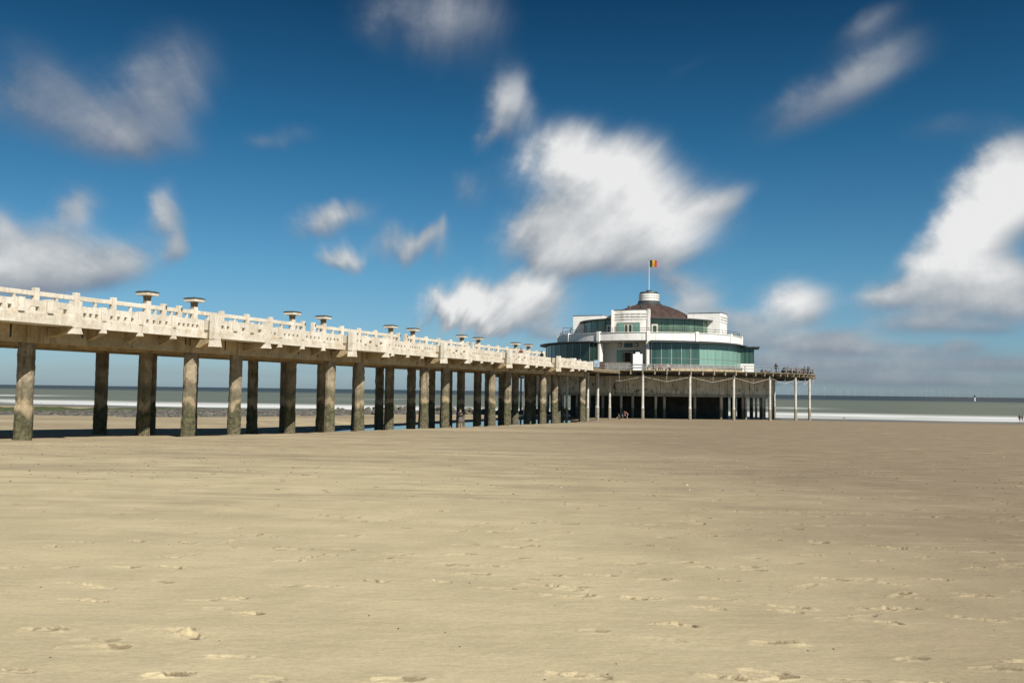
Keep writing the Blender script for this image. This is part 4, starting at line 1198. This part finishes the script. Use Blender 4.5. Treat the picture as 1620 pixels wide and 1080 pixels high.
person('person in black top and grey skirt with bare legs beside the pool', p_, f_+.3, 1.85, 'phone', (.012, .012, .015), (.12, .10, .10), True, True, 0, 1, None, True, 1, False)
p_, f_ = on_ground(711.5, 95.5)
person('child in pink crouching at the foot of a lit pillar beside the pool', p_, f_+1.9, 1.5, 'squat', (.50, .12, .12), (.45, .16, .14), True, False, 0, 1, None, False, 2)
p_, f_ = on_ground(981.5, 151.5)
person('person in brown crouching leftmost of the group on the sand under the pier head', p_, f_-1.2, 1.65, 'squat', (.10, .075, .045), (.12, .09, .06), False, False, 0, 1, 'people on the sand below the platform', False, 3)
p_, f_ = on_ground(986.5, 151.0)
person('person in blue bending over in the middle of the group below the platform', p_, f_+1.3, 1.7, 'bend', (.10, .16, .30), (.16, .22, .32), True, False, 0, 0, 'people on the sand below the platform', False, 4)
p_, f_ = on_ground(993, 150.6)
person('person in red shirt bending, rightmost of the group below the platform', p_, f_-1.4, 1.7, 'bend', (.50, .07, .05), (.20, .18, .22), True, False, 0, 1, 'people on the sand below the platform', False, 5)
p_, f_ = on_ground(1612.5, 186)
person('person in brown jacket standing with arms apart at the water edge far right', p_, f_+2.4, 1.75, 'walk', (.11, .055, .04), (.04, .035, .03), True, False, 0, 0, 'walkers at the water edge', False, 6)
p_, f_ = on_ground(1616.8, 187)
person('person in grey coat walking beside the brown jacket at the water edge', p_, f_+2.0, 1.7, 'walk', (.17, .14, .12), (.16, .15, .16), True, False, 0, 1, 'walkers at the water edge', False, 7)
# on the walkway
def on_pier(px, w, z): # where the sight line at that picture column meets the line w of the pier
    tanv = (px-810)/1450
    # X = tanv*Y
    # pier_xy(s,w): X=P0x+s*DX+w*NX, Y=P0y+s*DY+w*NY
    s = (tanv*(P0[1]+w*NY)-P0[0]-w*NX)/(DX-tanv*DY)
    x, y = pier_xy(s, w); return (x, y, z)
q = on_pier(824.5, -1.45, 9.64-.47*.97)
person('person in dark red sitting on the pier parapet between two mushroom lamps', q, PR-math.pi/2+math.pi/2-.6, 1.70, 'sit', (.14, .025, .025), (.10, .03, .03), False, False, 0, 0, None, False, 8, False)
q = on_pier(857.5, .4, 8.745)
person('person in black hooded coat standing behind the parapet right of the red sitter', q, PR+1.2, 1.86, 'stand', (.015, .014, .014), (.03, .03, .04), False, False, 0, 0, None, False, 9, False)
q = on_pier(909, -.2, 8.745)
person('person in white jacket bending behind the parapet near the end of the pier', q, PR+math.pi/2, 1.8, 'bend', (.62, .62, .60), (.55, .55, .54), False, False, 0, 2, None, False, 10, False)
q = on_pier(918, -.3, 8.745)
person('person in pale grey coat bending rightmost behind the end of the pier parapet', q, PR-math.pi/2, 1.72, 'bend', (.60, .60, .58), (.30, .30, .32), False, False, 0, 1, None, False, 11, False)
# on the pier head, front rail
def on_deck(px, r_):
    # angle at which the circle r is met by the picture column (front side)
    best = None
    for i in range(-400, 1500):
        bd = i*.1; x, y, _ = pav_world(r_, bd); e = abs(810+1450*x/y-px)
        if best is None or e < best[0]: best = (e, bd)
    return best[1]
deck_people = [
 (1035, 31.6, 'sit', (.03, .03, .035), (.05, .05, .07), 'person in black sitting at the railing just right of the white cabinet', 0.2, 0),
 (1045.5, 31.6, 'sit', (.30, .16, .13), (.10, .10, .14), 'person in rust coloured top sitting in the middle below the green glass', -.3, 1),
 (1057.5, 31.6, 'sit', (.33, .27, .22), (.08, .08, .10), 'person in beige sitting third to the right of the white cabinet', .4, 2),
 (1185.5, 31.0, 'stand', (.06, .05, .05), (.16, .13, .11), 'person in dark jacket standing in front of the white annex wall', .5, 0),
 (1208.5, 31.8, 'lean', (.035, .03, .028), (.13, .05, .05), 'person in dark coat and maroon trousers leaning on the rail beside the annex', 1.2, 0),
 (1212.8, 31.8, 'lean', (.05, .04, .03), (.05, .045, .06), 'person in brown coat leaning beside the one in maroon trousers', 1.1, 1),
 (1218.5, 31.6, 'sit', (.40, .40, .44), (.10, .11, .20), 'person in white top and blue trousers sitting low behind the rail', -.6, 0),
 (1228.2, 31.8, 'walk', (.02, .022, .026), (.02, .025, .035), 'lone person in black walking along the deck between two groups', 1.4, 0),
 (1238.5, 31.9, 'squat', (.03, .03, .035), (.03, .03, .04), 'person in black crouching at the rail left of the big group', .3, 0),
 (1244.0, 31.8, 'lean', (.035, .035, .05), (.03, .035, .07), 'person in navy leaning on the rail at the left of the big group', 1.0, 0),
 (1247.5, 31.8, 'stand', (.05, .04, .06), (.16, .07, .05), 'person in dark jacket and rust trousers standing in the big group', -.2, 1),
 (1253.5, 31.6, 'stand', (.52, .48, .44), (.03, .04, .035), 'person in white shirt and dark trousers in the big group', .2, 0),
 (1256.5, 31.0, 'stand', (.06, .07, .07), (.02, .02, .02), 'tall person in dark green behind the one in the white shirt', .1, 0),
 (1261.5, 31.9, 'sit', (.34, .16, .13), (.30, .13, .11), 'person in pink and rust sitting behind the rail right of the white shirt', .2, 1),
 (1268.0, 31.7, 'lean', (.06, .06, .075), (.05, .05, .06), 'person in slate jacket leaning second from the corner group', .8, 0),
 (1273.5, 31.3, 'stand', (.025, .022, .02), (.09, .03, .02), 'person in black and maroon standing left in the corner group', .2, 0),
 (1276.5, 31.8, 'lean', (.02, .022, .022), (.02, .02, .02), 'person all in black leaning on the rail in the corner group', .5, 0),
 (1279.5, 31.2, 'stand', (.03, .035, .03), (.03, .03, .035), 'person in dark olive coat standing right in the corner group', -.4, 1),
 (1283.5, 32.2, 'squat', (.05, .05, .05), (.03, .03, .04), 'person in grey crouching at the far right end of the deck', .0, 0)]
more_people = [
 (1205.5, 31.3, 'stand', (.03, .025, .03), (.03, .03, .04), 'person in black leftmost of the trio right of the annex', .9, 0),
 (1215.8, 31.4, 'bend', (.05, .03, .03), (.10, .05, .06), 'person in maroon bending low beside the trio right of the annex', .4, 0),
 (1241.0, 31.3, 'bend', (.03, .03, .05), (.03, .03, .05), 'person in navy bending forward at the left of the big group', .8, 0),
 (1250.5, 31.4, 'stand', (.14, .06, .05), (.05, .04, .05), 'person in rust red jacket in the middle of the big group', .1, 1),
 (1259.0, 31.7, 'lean', (.03, .035, .03), (.02, .02, .025), 'person in dark green leaning right of the white shirt', .9, 0),
 (1264.5, 31.4, 'stand', (.05, .045, .05), (.05, .05, .06), 'person in charcoal between the pink sitter and the slate jacket', -.3, 0),
 (1271.0, 31.2, 'stand', (.03, .03, .035), (.03, .03, .03), 'person in black coat between the slate jacket and the corner group', .4, 0),
 (1281.5, 31.5, 'stand', (.02, .02, .022), (.03, .03, .03), 'person in black standing last but one at the far right end', -.2, 0)]
for i, (px, r_, pose, top, leg, lab, turn, hr) in enumerate(deck_people+more_people):
    bd = on_deck(px, r_); x, y, _ = pav_world(r_, bd)
    outward = PR+math.pi+R(bd)+math.pi/2
    z = 8.75
    person(lab, (x, y, z), outward+turn, 1.70+.08*((i*7) % 3-1), pose, top, leg, False, False, i % 2, hr, 'people on the pier head deck', i % 3 == 1, 20+i, i % 5 == 0, 1.4)
    if pose == 'sit':
        st = empty('bench', (x, y, z), outward+turn)
        tag(st, 'low wooden bench under the '+' '.join(lab.split()[:6]).replace('person', 'sitter', 1), 'bench', 'benches on the pier head deck')
        MB().box(-.45, .45, -.12, .22, .36, .415).build('seat', M['timber'], st)
        for l in (-.38, .34): MB().box(l, l+.05, -.08, .18, 0, .358).build('leg', M['dark_metal'], st)

# ------------------------------------------------------------------ gulls, beacon, turbines, shells
WH = plain('gull_white', (.80, .80, .80), .7, 0, .03, 8); GR = plain('gull_grey', (.33, .35, .38), .7, 0, .05, 8); OR = plain('gull_beak', (.6, .35, .03), .6)
def gull_mesh():
    me = bpy.data.meshes.new('gull')
    vs = [(0, .22, .27), (0, .10, .27), (0, -.04, .28), (0, -.13, .31), (0, -.17, .38), (0, -.21, .40)]
    me.from_pydata(vs, [(i, i+1) for i in range(5)], [])
    o = bpy.data.objects.new('gull', me); COL.objects.link(o); o.modifiers.new('s', 'SKIN'); u = o.modifiers.new('u', 'SUBSURF'); u.levels = 1
    for i, r_ in enumerate((.018, .062, .085, .055, .042, .022)): me.skin_vertices[0].data[i].radius = (r_, r_)
    me.skin_vertices[0].data[2].use_root = True
    dg = bpy.context.evaluated_depsgraph_get(); dg.update(); b = bpy.data.meshes.new_from_object(o.evaluated_get(dg)); bpy.data.objects.remove(o)
    mb = MB(); mb.v = [tuple(v.co) for v in b.vertices]; mb.f = [tuple(p.vertices) for p in b.polygons]; mb.mi = [0]*len(mb.f)
    return mb
def gull():
    o = gull_mesh().build('gull', [WH]); o.data.polygons.foreach_set('use_smooth', [True]*len(o.data.polygons))
    for sg in (-1, 1):
        mb = MB(); mb.blob((sg*.072, .09, .30), (.022, .20, .055), 3, 8, 6, .05); mb.build('wing', GR, o, smooth=60)
        MB().tube((sg*.035, .0, .24), (sg*.035, -.02, .0), .009, n=5).build('leg', OR, o)
    MB().tube((0, -.225, .40), (0, -.285, .385), .014, .004, 6).build('beak', OR, o)
    return o
gp = None
for i, (px, Y, lab) in enumerate(((69, 236, 'white gull on the wet sand seen between the first two pillars'), (119, 240, 'white gull near the surf left of the second pillar'), (171.5, 214, 'gull standing on the sand close right of the second pillar'),
     (173, 236, 'gull at the surf edge directly right of the second pillar'), (206, 240, 'gull at the surf edge left of the third pillar'), (285, 238, 'gull at the surf edge just left of the fourth pillar'), (436, 236, 'gull at the surf edge just left of a double dark pillar'),
     (1336, 186, 'lone white gull at the edge of the surf right of the pier head'))):
    x = (px-810)/1450*Y
    o = gull() if gp is None else copy_tree(gp)
    gp = gp or o
    o.location = (x, Y, max(gz(x, Y), 0.0)); o.rotation_euler = (0, 0, 1.1+i*1.7); o.scale = (1.5, 1.5, 1.5) if i in (2, 7) else (1.2, 1.2, 1.2)
    tag(o, lab, 'gull', 'gulls along the shore')
bc = tag(empty('beacon', ((1542-810)/1450*1150, 1150, 0)), 'small white sea beacon with a dark topmark on the horizon at right', 'beacon')
MB().tube((0, 0, -1), (0, 0, 5.2), .8, .6, 10).build('tower', M['offwhite'], bc); mb = MB(); mb.lathe([(1.0, 5.2), (1.0, 6.6), (0, 7.6)], 10); mb.build('topmark', M['black'], bc)

tb = None
rr = random.Random(4)
pxs = [1249, 1257, 1266, 1286, 1290, 1304, 1327, 1331, 1339, 1342, 1353, 1371, 1382, 1393, 1397, 1410, 1426, 1429, 1446, 1456, 1466, 1473, 1488, 1495, 1504, 1512, 1516, 1519, 1533, 1548, 1558, 1566]
for i, px in enumerate(pxs):
    Y = rr.uniform(8200, 12500); x = (px+rr.uniform(-1.5, 1.5)-810)/1450*Y
    if tb is None:
        o = empty('wind_turbine'); MB().tube((0, 0, -4), (0, 0, 62), 1.9, 1.2, 10).build('tower', M['turbine'], o)
        MB().box(-1.8, 1.8, -3, 5, 61.5, 65).build('nacelle', M['turbine'], o)
        for k in range(3):
            a = 2*math.pi*k/3; mb = MB(); d = Vector((math.sin(a), 0, math.cos(a))); t = Vector((math.cos(a), 0, -math.sin(a)))
            c0 = Vector((0, -3.6, 63.2))
            v_ = [c0+d*1.0+t*sx*.9+Vector((0, sy*.5, 0)) for sy in (-1, 1) for sx in (-1, 1)]+[c0+d*36+t*sx*.25+Vector((0, sy*.15, 0)) for sy in (-1, 1) for sx in (-1, 1)]
            mb.hexa([tuple(q) for q in v_]); mb.build('blade', M['turbine'], o)
        tb = o
    else: o = copy_tree(tb)
    o.location = (x, Y, 0); o.rotation_euler = (0, 0, rr.uniform(-.4, .4)); sc_ = rr.uniform(.8, 1.15); o.scale = (sc_, sc_, sc_)
    tag(o, 'pale wind turbine far out on the sea horizon right of the pier head', 'wind turbine', 'offshore wind turbines')

def shells():
    rr = random.Random(9); mb = MB()
    for k in range(1500):
        band = rr.random()
        Y = 26+rr.betavariate(2.2, 2.6)*34 if band < .72 else 4+rr.random()**.8*30
        x = rr.uniform(-.60, .60)*Y
        if band < .72 and rr.random() > .35+.65*vnoise(np.array([x*.1]), np.array([Y*.13]))[0]: continue
        z = gz(x, Y); sz = rr.uniform(.010, .028)*(1 if Y > 20 else .36)
        a = rr.uniform(0, 3.1); ca, sa = math.cos(a)*sz*1.5, math.sin(a)*sz*1.5
        mb.m = 0 if rr.random() < .93 else 1
        mb.add([(x-ca, Y-sa, z), (x+sa*.6, Y-ca*.6, z), (x+ca, Y+sa, z), (x-sa*.6, Y+ca*.6, z), (x, Y, z+sz*rr.uniform(.5, 1.1))], [(0, 1, 4), (1, 2, 4), (2, 3, 4), (3, 0, 4)])
    o = mb.build('shell_litter', [plain('dark_shell', (.05, .037, .03), .7), plain('pale_shell', (.62, .58, .5), .6)])
    tag(o, 'dark and pale shell fragments strewn over the sand', 'shells', None, 'stuff')
shells()

# ------------------------------------------------------------------ sun and sky
SUN_EL, SUN_A = 45.0, 31.0        # height; degrees to the right of straight behind the camera
sd = Vector((math.sin(R(SUN_A))*math.cos(R(SUN_EL)), -math.cos(R(SUN_A))*math.cos(R(SUN_EL)), math.sin(R(SUN_EL))))
L = bpy.data.lights.new('sun', 'SUN'); L.energy = 4.6; L.angle = R(.5); L.color = (1.0, .95, .87)
so = bpy.data.objects.new('sun', L); COL.objects.link(so); so.rotation_euler = sd.to_track_quat('Z', 'Y').to_euler()

wd = bpy.data.worlds.new('World'); sc.world = wd; wd.use_nodes = True
wd.cycles.sampling_method = 'NONE'
nt = wd.node_tree
for n in list(nt.nodes): nt.nodes.remove(n)
g = NG(nt)
out = nt.nodes.new('ShaderNodeOutputWorld'); bg = nt.nodes.new('ShaderNodeBackground'); g.link(bg.outputs[0], out.inputs[0])
STR = .1; bg.inputs[1].default_value = STR
sky = nt.nodes.new('ShaderNodeTexSky'); sky.sky_type = 'NISHITA'; sky.sun_disc = False
sky.sun_elevation = R(SUN_EL); sky.sun_rotation = math.atan2(sd.x, sd.y)
sky.air_density = 1.0; sky.dust_density = .6; sky.ozone_density = 3.0
d = nt.nodes.new('ShaderNodeTexCoord').outputs['Generated']
ds = g.sep(d)
yy = g.math('MAXIMUM', ds[1], .02)
u = g.math('DIVIDE', ds[0], yy); v = g.math('DIVIDE', ds[2], yy)
uv = g.comb(u, v)
# wind-drawn streaks radiate from where the cloud streets meet the horizon
U0 = -.11
ur = g.math('SUBTRACT', u, U0); vr = g.math('ADD', v, .03)
ang = g.math('ARCTAN2', ur, vr); rho = g.math('LOGARITHM', g.math('MAXIMUM', g.math('SQRT', g.math('ADD', g.math('POWER', ur, 2.0), g.math('POWER', vr, 2.0))), .01), 2.718)
st1 = g.noise(g.comb(g.math('MULTIPLY', ang, 7.0), g.math('MULTIPLY', rho, 1.7)), 1.0, 6, .55)
stw = g.noise(g.comb(g.math('MULTIPLY', ang, 6.0), g.math('MULTIPLY', rho, 2.2), 9.0), 1.0, 2.5, .5)
st2 = g.noise(g.comb(g.math('MULTIPLY', ang, 30.0), g.math('MULTIPLY', rho, 3.0), 5.0), 1.0, 4, .6)
bil = g.noise(g.comb(g.math('MULTIPLY', u, 11.0), g.math('MULTIPLY', v, 13.0), 2.0), 1.0, 6, .58)
# warp the lookup so that the banks get ragged, wind-pulled outlines
wx = g.math('MULTIPLY', g.math('SUBTRACT', bil, .5), .055); wy = g.math('MULTIPLY', g.math('SUBTRACT', stw, .5), .06)
ca_ = g.math('SINE', ang); sa_ = g.math('COSINE', ang)
uw = g.math('ADD', g.math('ADD', u, wx), g.math('MULTIPLY', wy, ca_)); vw = g.math('ADD', v, g.math('MULTIPLY', wy, sa_))
uvw = g.comb(uw, vw)
# (u, v, radius u, radius v, turn, weight, whiteness)  -- cloud banks by bearing and height
def bank(px, py, rx, ry, rot, a, wht):
    pu, pv = (px-810)/1450, (618.5+(px-810)*.013-py)/1450
    k = 1+pv*pv*.4
    return (pu*k, pv*k, rx/1450, ry/1450, rot, a, wht)
banks = [bank(*b_) for b_ in (
 (895, 250, 55, 40, -20, .9, 1.0), (935, 300, 95, 70, 0, 1.1, .97), (985, 280, 60, 60, 30, .8, 1.0), (868, 365, 46, 40, 0, 1.1, .66), (950, 385, 110, 45, 5, 1.1, .84), (930, 335, 60, 26, 15, .7, .78), (1055, 350, 80, 50, 20, 1.0, .98), (1130, 322, 52, 18, 25, .7, .9), (1000, 395, 90, 32, 5, .8, .86), (880, 410, 60, 25, 0, .7, .8),
 (800, 172, 36, 48, -25, .85, .88), (775, 215, 25, 20, -30, .45, .7), (738, 300, 26, 34, -30, .30, .55),
 (1575, 250, 46, 32, 20, 1.1, 1.04), (1560, 300, 50, 42, 10, 1.1, 1.02), (1530, 345, 46, 36, 20, 1.0, 1.0), (1625, 300, 40, 40, 0, .9, 1.0), (1520, 395, 52, 36, 20, 1.0, .98), (1470, 430, 50, 34, 20, 1.0, .95), (1560, 440, 60, 32, 0, 1.0, .9), (1400, 468, 42, 22, 10, .9, .92), (1500, 478, 90, 32, 0, 1.0, .82), (1450, 512, 70, 16, 0, .7, .7), (1590, 345, 50, 36, 0, .9, 1.0), (1612, 300, 40, 45, 0, .9, 1.0), (1560, 385, 46, 34, 0, .8, .96), (1605, 440, 50, 34, 0, .9, .92), (1610, 490, 50, 24, 0, .7, .74), (1560, 520, 50, 12, 0, .5, .66),
 (85, 405, 88, 44, 0, 1.0, .80), (20, 425, 60, 45, 0, 1.0, .74), (190, 420, 52, 28, 10, .85, .80), (120, 330, 30, 32, 30, .7, .80), (0, 362, 26, 32, 0, .75, .85), (70, 440, 110, 25, 0, .8, .62),
 (258, 338, 24, 34, -20, 1.0, .90), (274, 385, 17, 32, -10, .8, .70),
 (525, 348, 54, 23, 12, .85, .74), (538, 410, 36, 19, 0, .95, .86), (648, 390, 46, 30, 0, .7, .70), (676, 372, 28, 16, 20, .5, .7),
 (722, 480, 42, 32, 20, 1.1, 1.0), (800, 484, 82, 32, 0, 1.2, .95), (835, 462, 40, 22, 0, .9, .98), (850, 460, 40, 24, 10, .7, .9), (760, 505, 80, 14, 0, .7, .66),
 (1264, 482, 46, 34, 0, 1.25, .98), (1102, 470, 40, 26, 0, 1.0, .94), (1062, 440, 22, 20, 0, .6, .76), (1095, 500, 70, 16, 0, .6, .78), (1180, 515, 60, 18, 0, .55, .68), (1270, 540, 110, 18, 0, .65, .62), (1330, 545, 60, 14, 0, .45, .6), (1520, 545, 30, 10, 0, .5, .62), (870, 525, 50, 16, 0, .55, .66), (1200, 568, 140, 14, 0, .5, .55), (1450, 556, 160, 13, 0, .55, .50), (1360, 578, 200, 12, 0, .55, .46), (1400, 600, 300, 14, 0, .6, .40), (1600, 575, 120, 12, 0, .6, .47), (1120, 540, 90, 14, 0, .5, .6), (1340, 530, 40, 12, 0, .5, .68), (700, 590, 400, 12, 0, .22, .55), (200, 585, 300, 14, 0, .22, .6),
 (270, 150, 84, 70, 50, .62, .52), (150, 195, 110, 55, -15, .52, .44), (45, 150, 90, 75, -30, .44, .38), (230, 230, 90, 32, -10, .42, .46), (445, 225, 55, 20, 0, .30, .45),
 (715, 62, 80, 66, 20, .60, .48), (630, 40, 75, 60, 0, .38, .42),
 (1370, 120, 100, 38, 34, .46, .52), (1270, 172, 100, 34, 28, .46, .54), (1345, 62, 80, 22, 30, .30, .46), (1480, 212, 85, 24, 10, .26, .42), (1070, 120, 60, 16, 35, .12, .45))]
acc = accw = acch = None
for (pu, pv, rx, ry, rot, a, wht) in banks:
    mp = nt.nodes.new('ShaderNodeMapping'); mp.vector_type = 'TEXTURE'
    g.link(uvw if acc is None else g.vmath('ADD', uvw, g.math('MULTIPLY', acch, 1e-9)), mp.inputs[0]); mp.inputs['Location'].default_value = (pu, pv, 0); mp.inputs['Rotation'].default_value = (0, 0, R(rot)); mp.inputs['Scale'].default_value = (rx, ry, 1)
    dd = g.vmath('DOT_PRODUCT', mp.outputs[0], mp.outputs[0])
    e = g.math('MULTIPLY', g.math('EXPONENT', g.math('MULTIPLY', dd, -1.0)), a)
    hh = g.math('MULTIPLY', g.math('DIVIDE', g.math('SUBTRACT', vw, pv), ry), e)
    ew = g.math('MULTIPLY', e, wht)
    acc = e if acc is None else g.math('ADD', acc, e)
    accw = ew if accw is None else g.math('ADD', accw, ew)
    acch = hh if acch is None else g.math('ADD', acch, hh)
inv = g.math('DIVIDE', 1.0, g.math('MAXIMUM', acc, .001))
white = g.math('MULTIPLY', accw, inv); hgt = g.math('MULTIPLY', acch, inv)
tex = g.math('ADD', g.math('MULTIPLY', g.math('SUBTRACT', st1, .5), .75), g.math('ADD', g.math('MULTIPLY', g.math('SUBTRACT', st2, .5), .16), g.math('MULTIPLY', g.math('SUBTRACT', bil, .5), .55)))
den = g.math('ADD', acc, g.math('MULTIPLY', tex, g.smooth(acc, 0.0, .45)))
dpos = g.math('MAXIMUM', g.math('SUBTRACT', den, .04), 0.0)
alpha = g.math('SUBTRACT', 1.0, g.math('EXPONENT', g.math('MULTIPLY', g.math('POWER', dpos, 1.75), -2.9)))
front = g.smooth(ds[1], .05, .2)
alpha = g.math('MULTIPLY', g.math('MULTIPLY', alpha, front), .98)
# brightness: fronts face the sun, undersides go grey
lum = g.math('ADD', g.math('MULTIPLY', white, g.smooth(den, .3, 1.9, .80, 1.04)), g.math('MULTIPLY', g.math('SUBTRACT', bil, .5), .70))
lum = g.math('ADD', lum, g.math('MULTIPLY', g.math('SUBTRACT', st1, .5), .48))
under = g.smooth(hgt, .15, -1.0)
lum = g.math('SUBTRACT', lum, g.math('MULTIPLY', under, .24))
CE = CLOUD_E = 6.3
ramp = nt.nodes.new('ShaderNodeValToRGB'); g.link(lum, ramp.inputs[0])
cr = ramp.color_ramp; cr.elements[0].position = .2; cr.elements[0].color = (.19, .23, .30, 1); cr.elements[1].position = 1.0; cr.elements[1].color = (.94, .94, .935, 1)
for ps, c_ in ((.42, (.30, .335, .40)), (.62, (.45, .485, .52)), (.82, (.68, .70, .715))):
    el = cr.elements.new(ps); el.color = (*c_, 1)
cc = g.vmath('SCALE', ramp.outputs[0]); nt.nodes[-1].inputs['Scale'].default_value = CE
# polarised, deep blue sky: the clear-sky colour pulled down and bluer with height
hv = g.math('MAXIMUM', ds[2], 0.0)
tr_ = nt.nodes.new('ShaderNodeValToRGB'); g.link(hv, tr_.inputs[0])
te = tr_.color_ramp; te.elements[0].position = .0; te.elements[0].color = (.40, .52, .70, 1); te.elements[1].position = .40; te.elements[1].color = (.036, .168, .245, 1)
for ps, c_ in ((.13, (.235, .455, .555)), (.26, (.098, .325, .42))):
    el = te.elements.new(ps); el.color = (*c_, 1)
tint = tr_.outputs[0]
skyc = g.mul(1.0, sky.outputs[0], tint)
g.link(g.mix(alpha, skyc, cc), bg.inputs[0])

# ------------------------------------------------------------------ camera
cam = bpy.data.cameras.new('camera'); cam.sensor_width = 36; cam.lens = 1450/1620*36; cam.clip_end = 120000; cam.clip_start = .1
co = bpy.data.objects.new('camera', cam); COL.objects.link(co)
PITCH, ROLL = 3.1, .743
co.matrix_world = Matrix.Translation((0, 0, EYE)) @ Matrix.Rotation(R(90+PITCH), 4, 'X') @ Matrix.Rotation(R(ROLL), 4, 'Z')
sc.camera = co
sc.view_settings.view_transform = 'Standard'; sc.view_settings.look = 'None'; sc.view_settings.gamma = 1
sc.view_settings.exposure = .5
sc.view_settings.use_curve_mapping = False
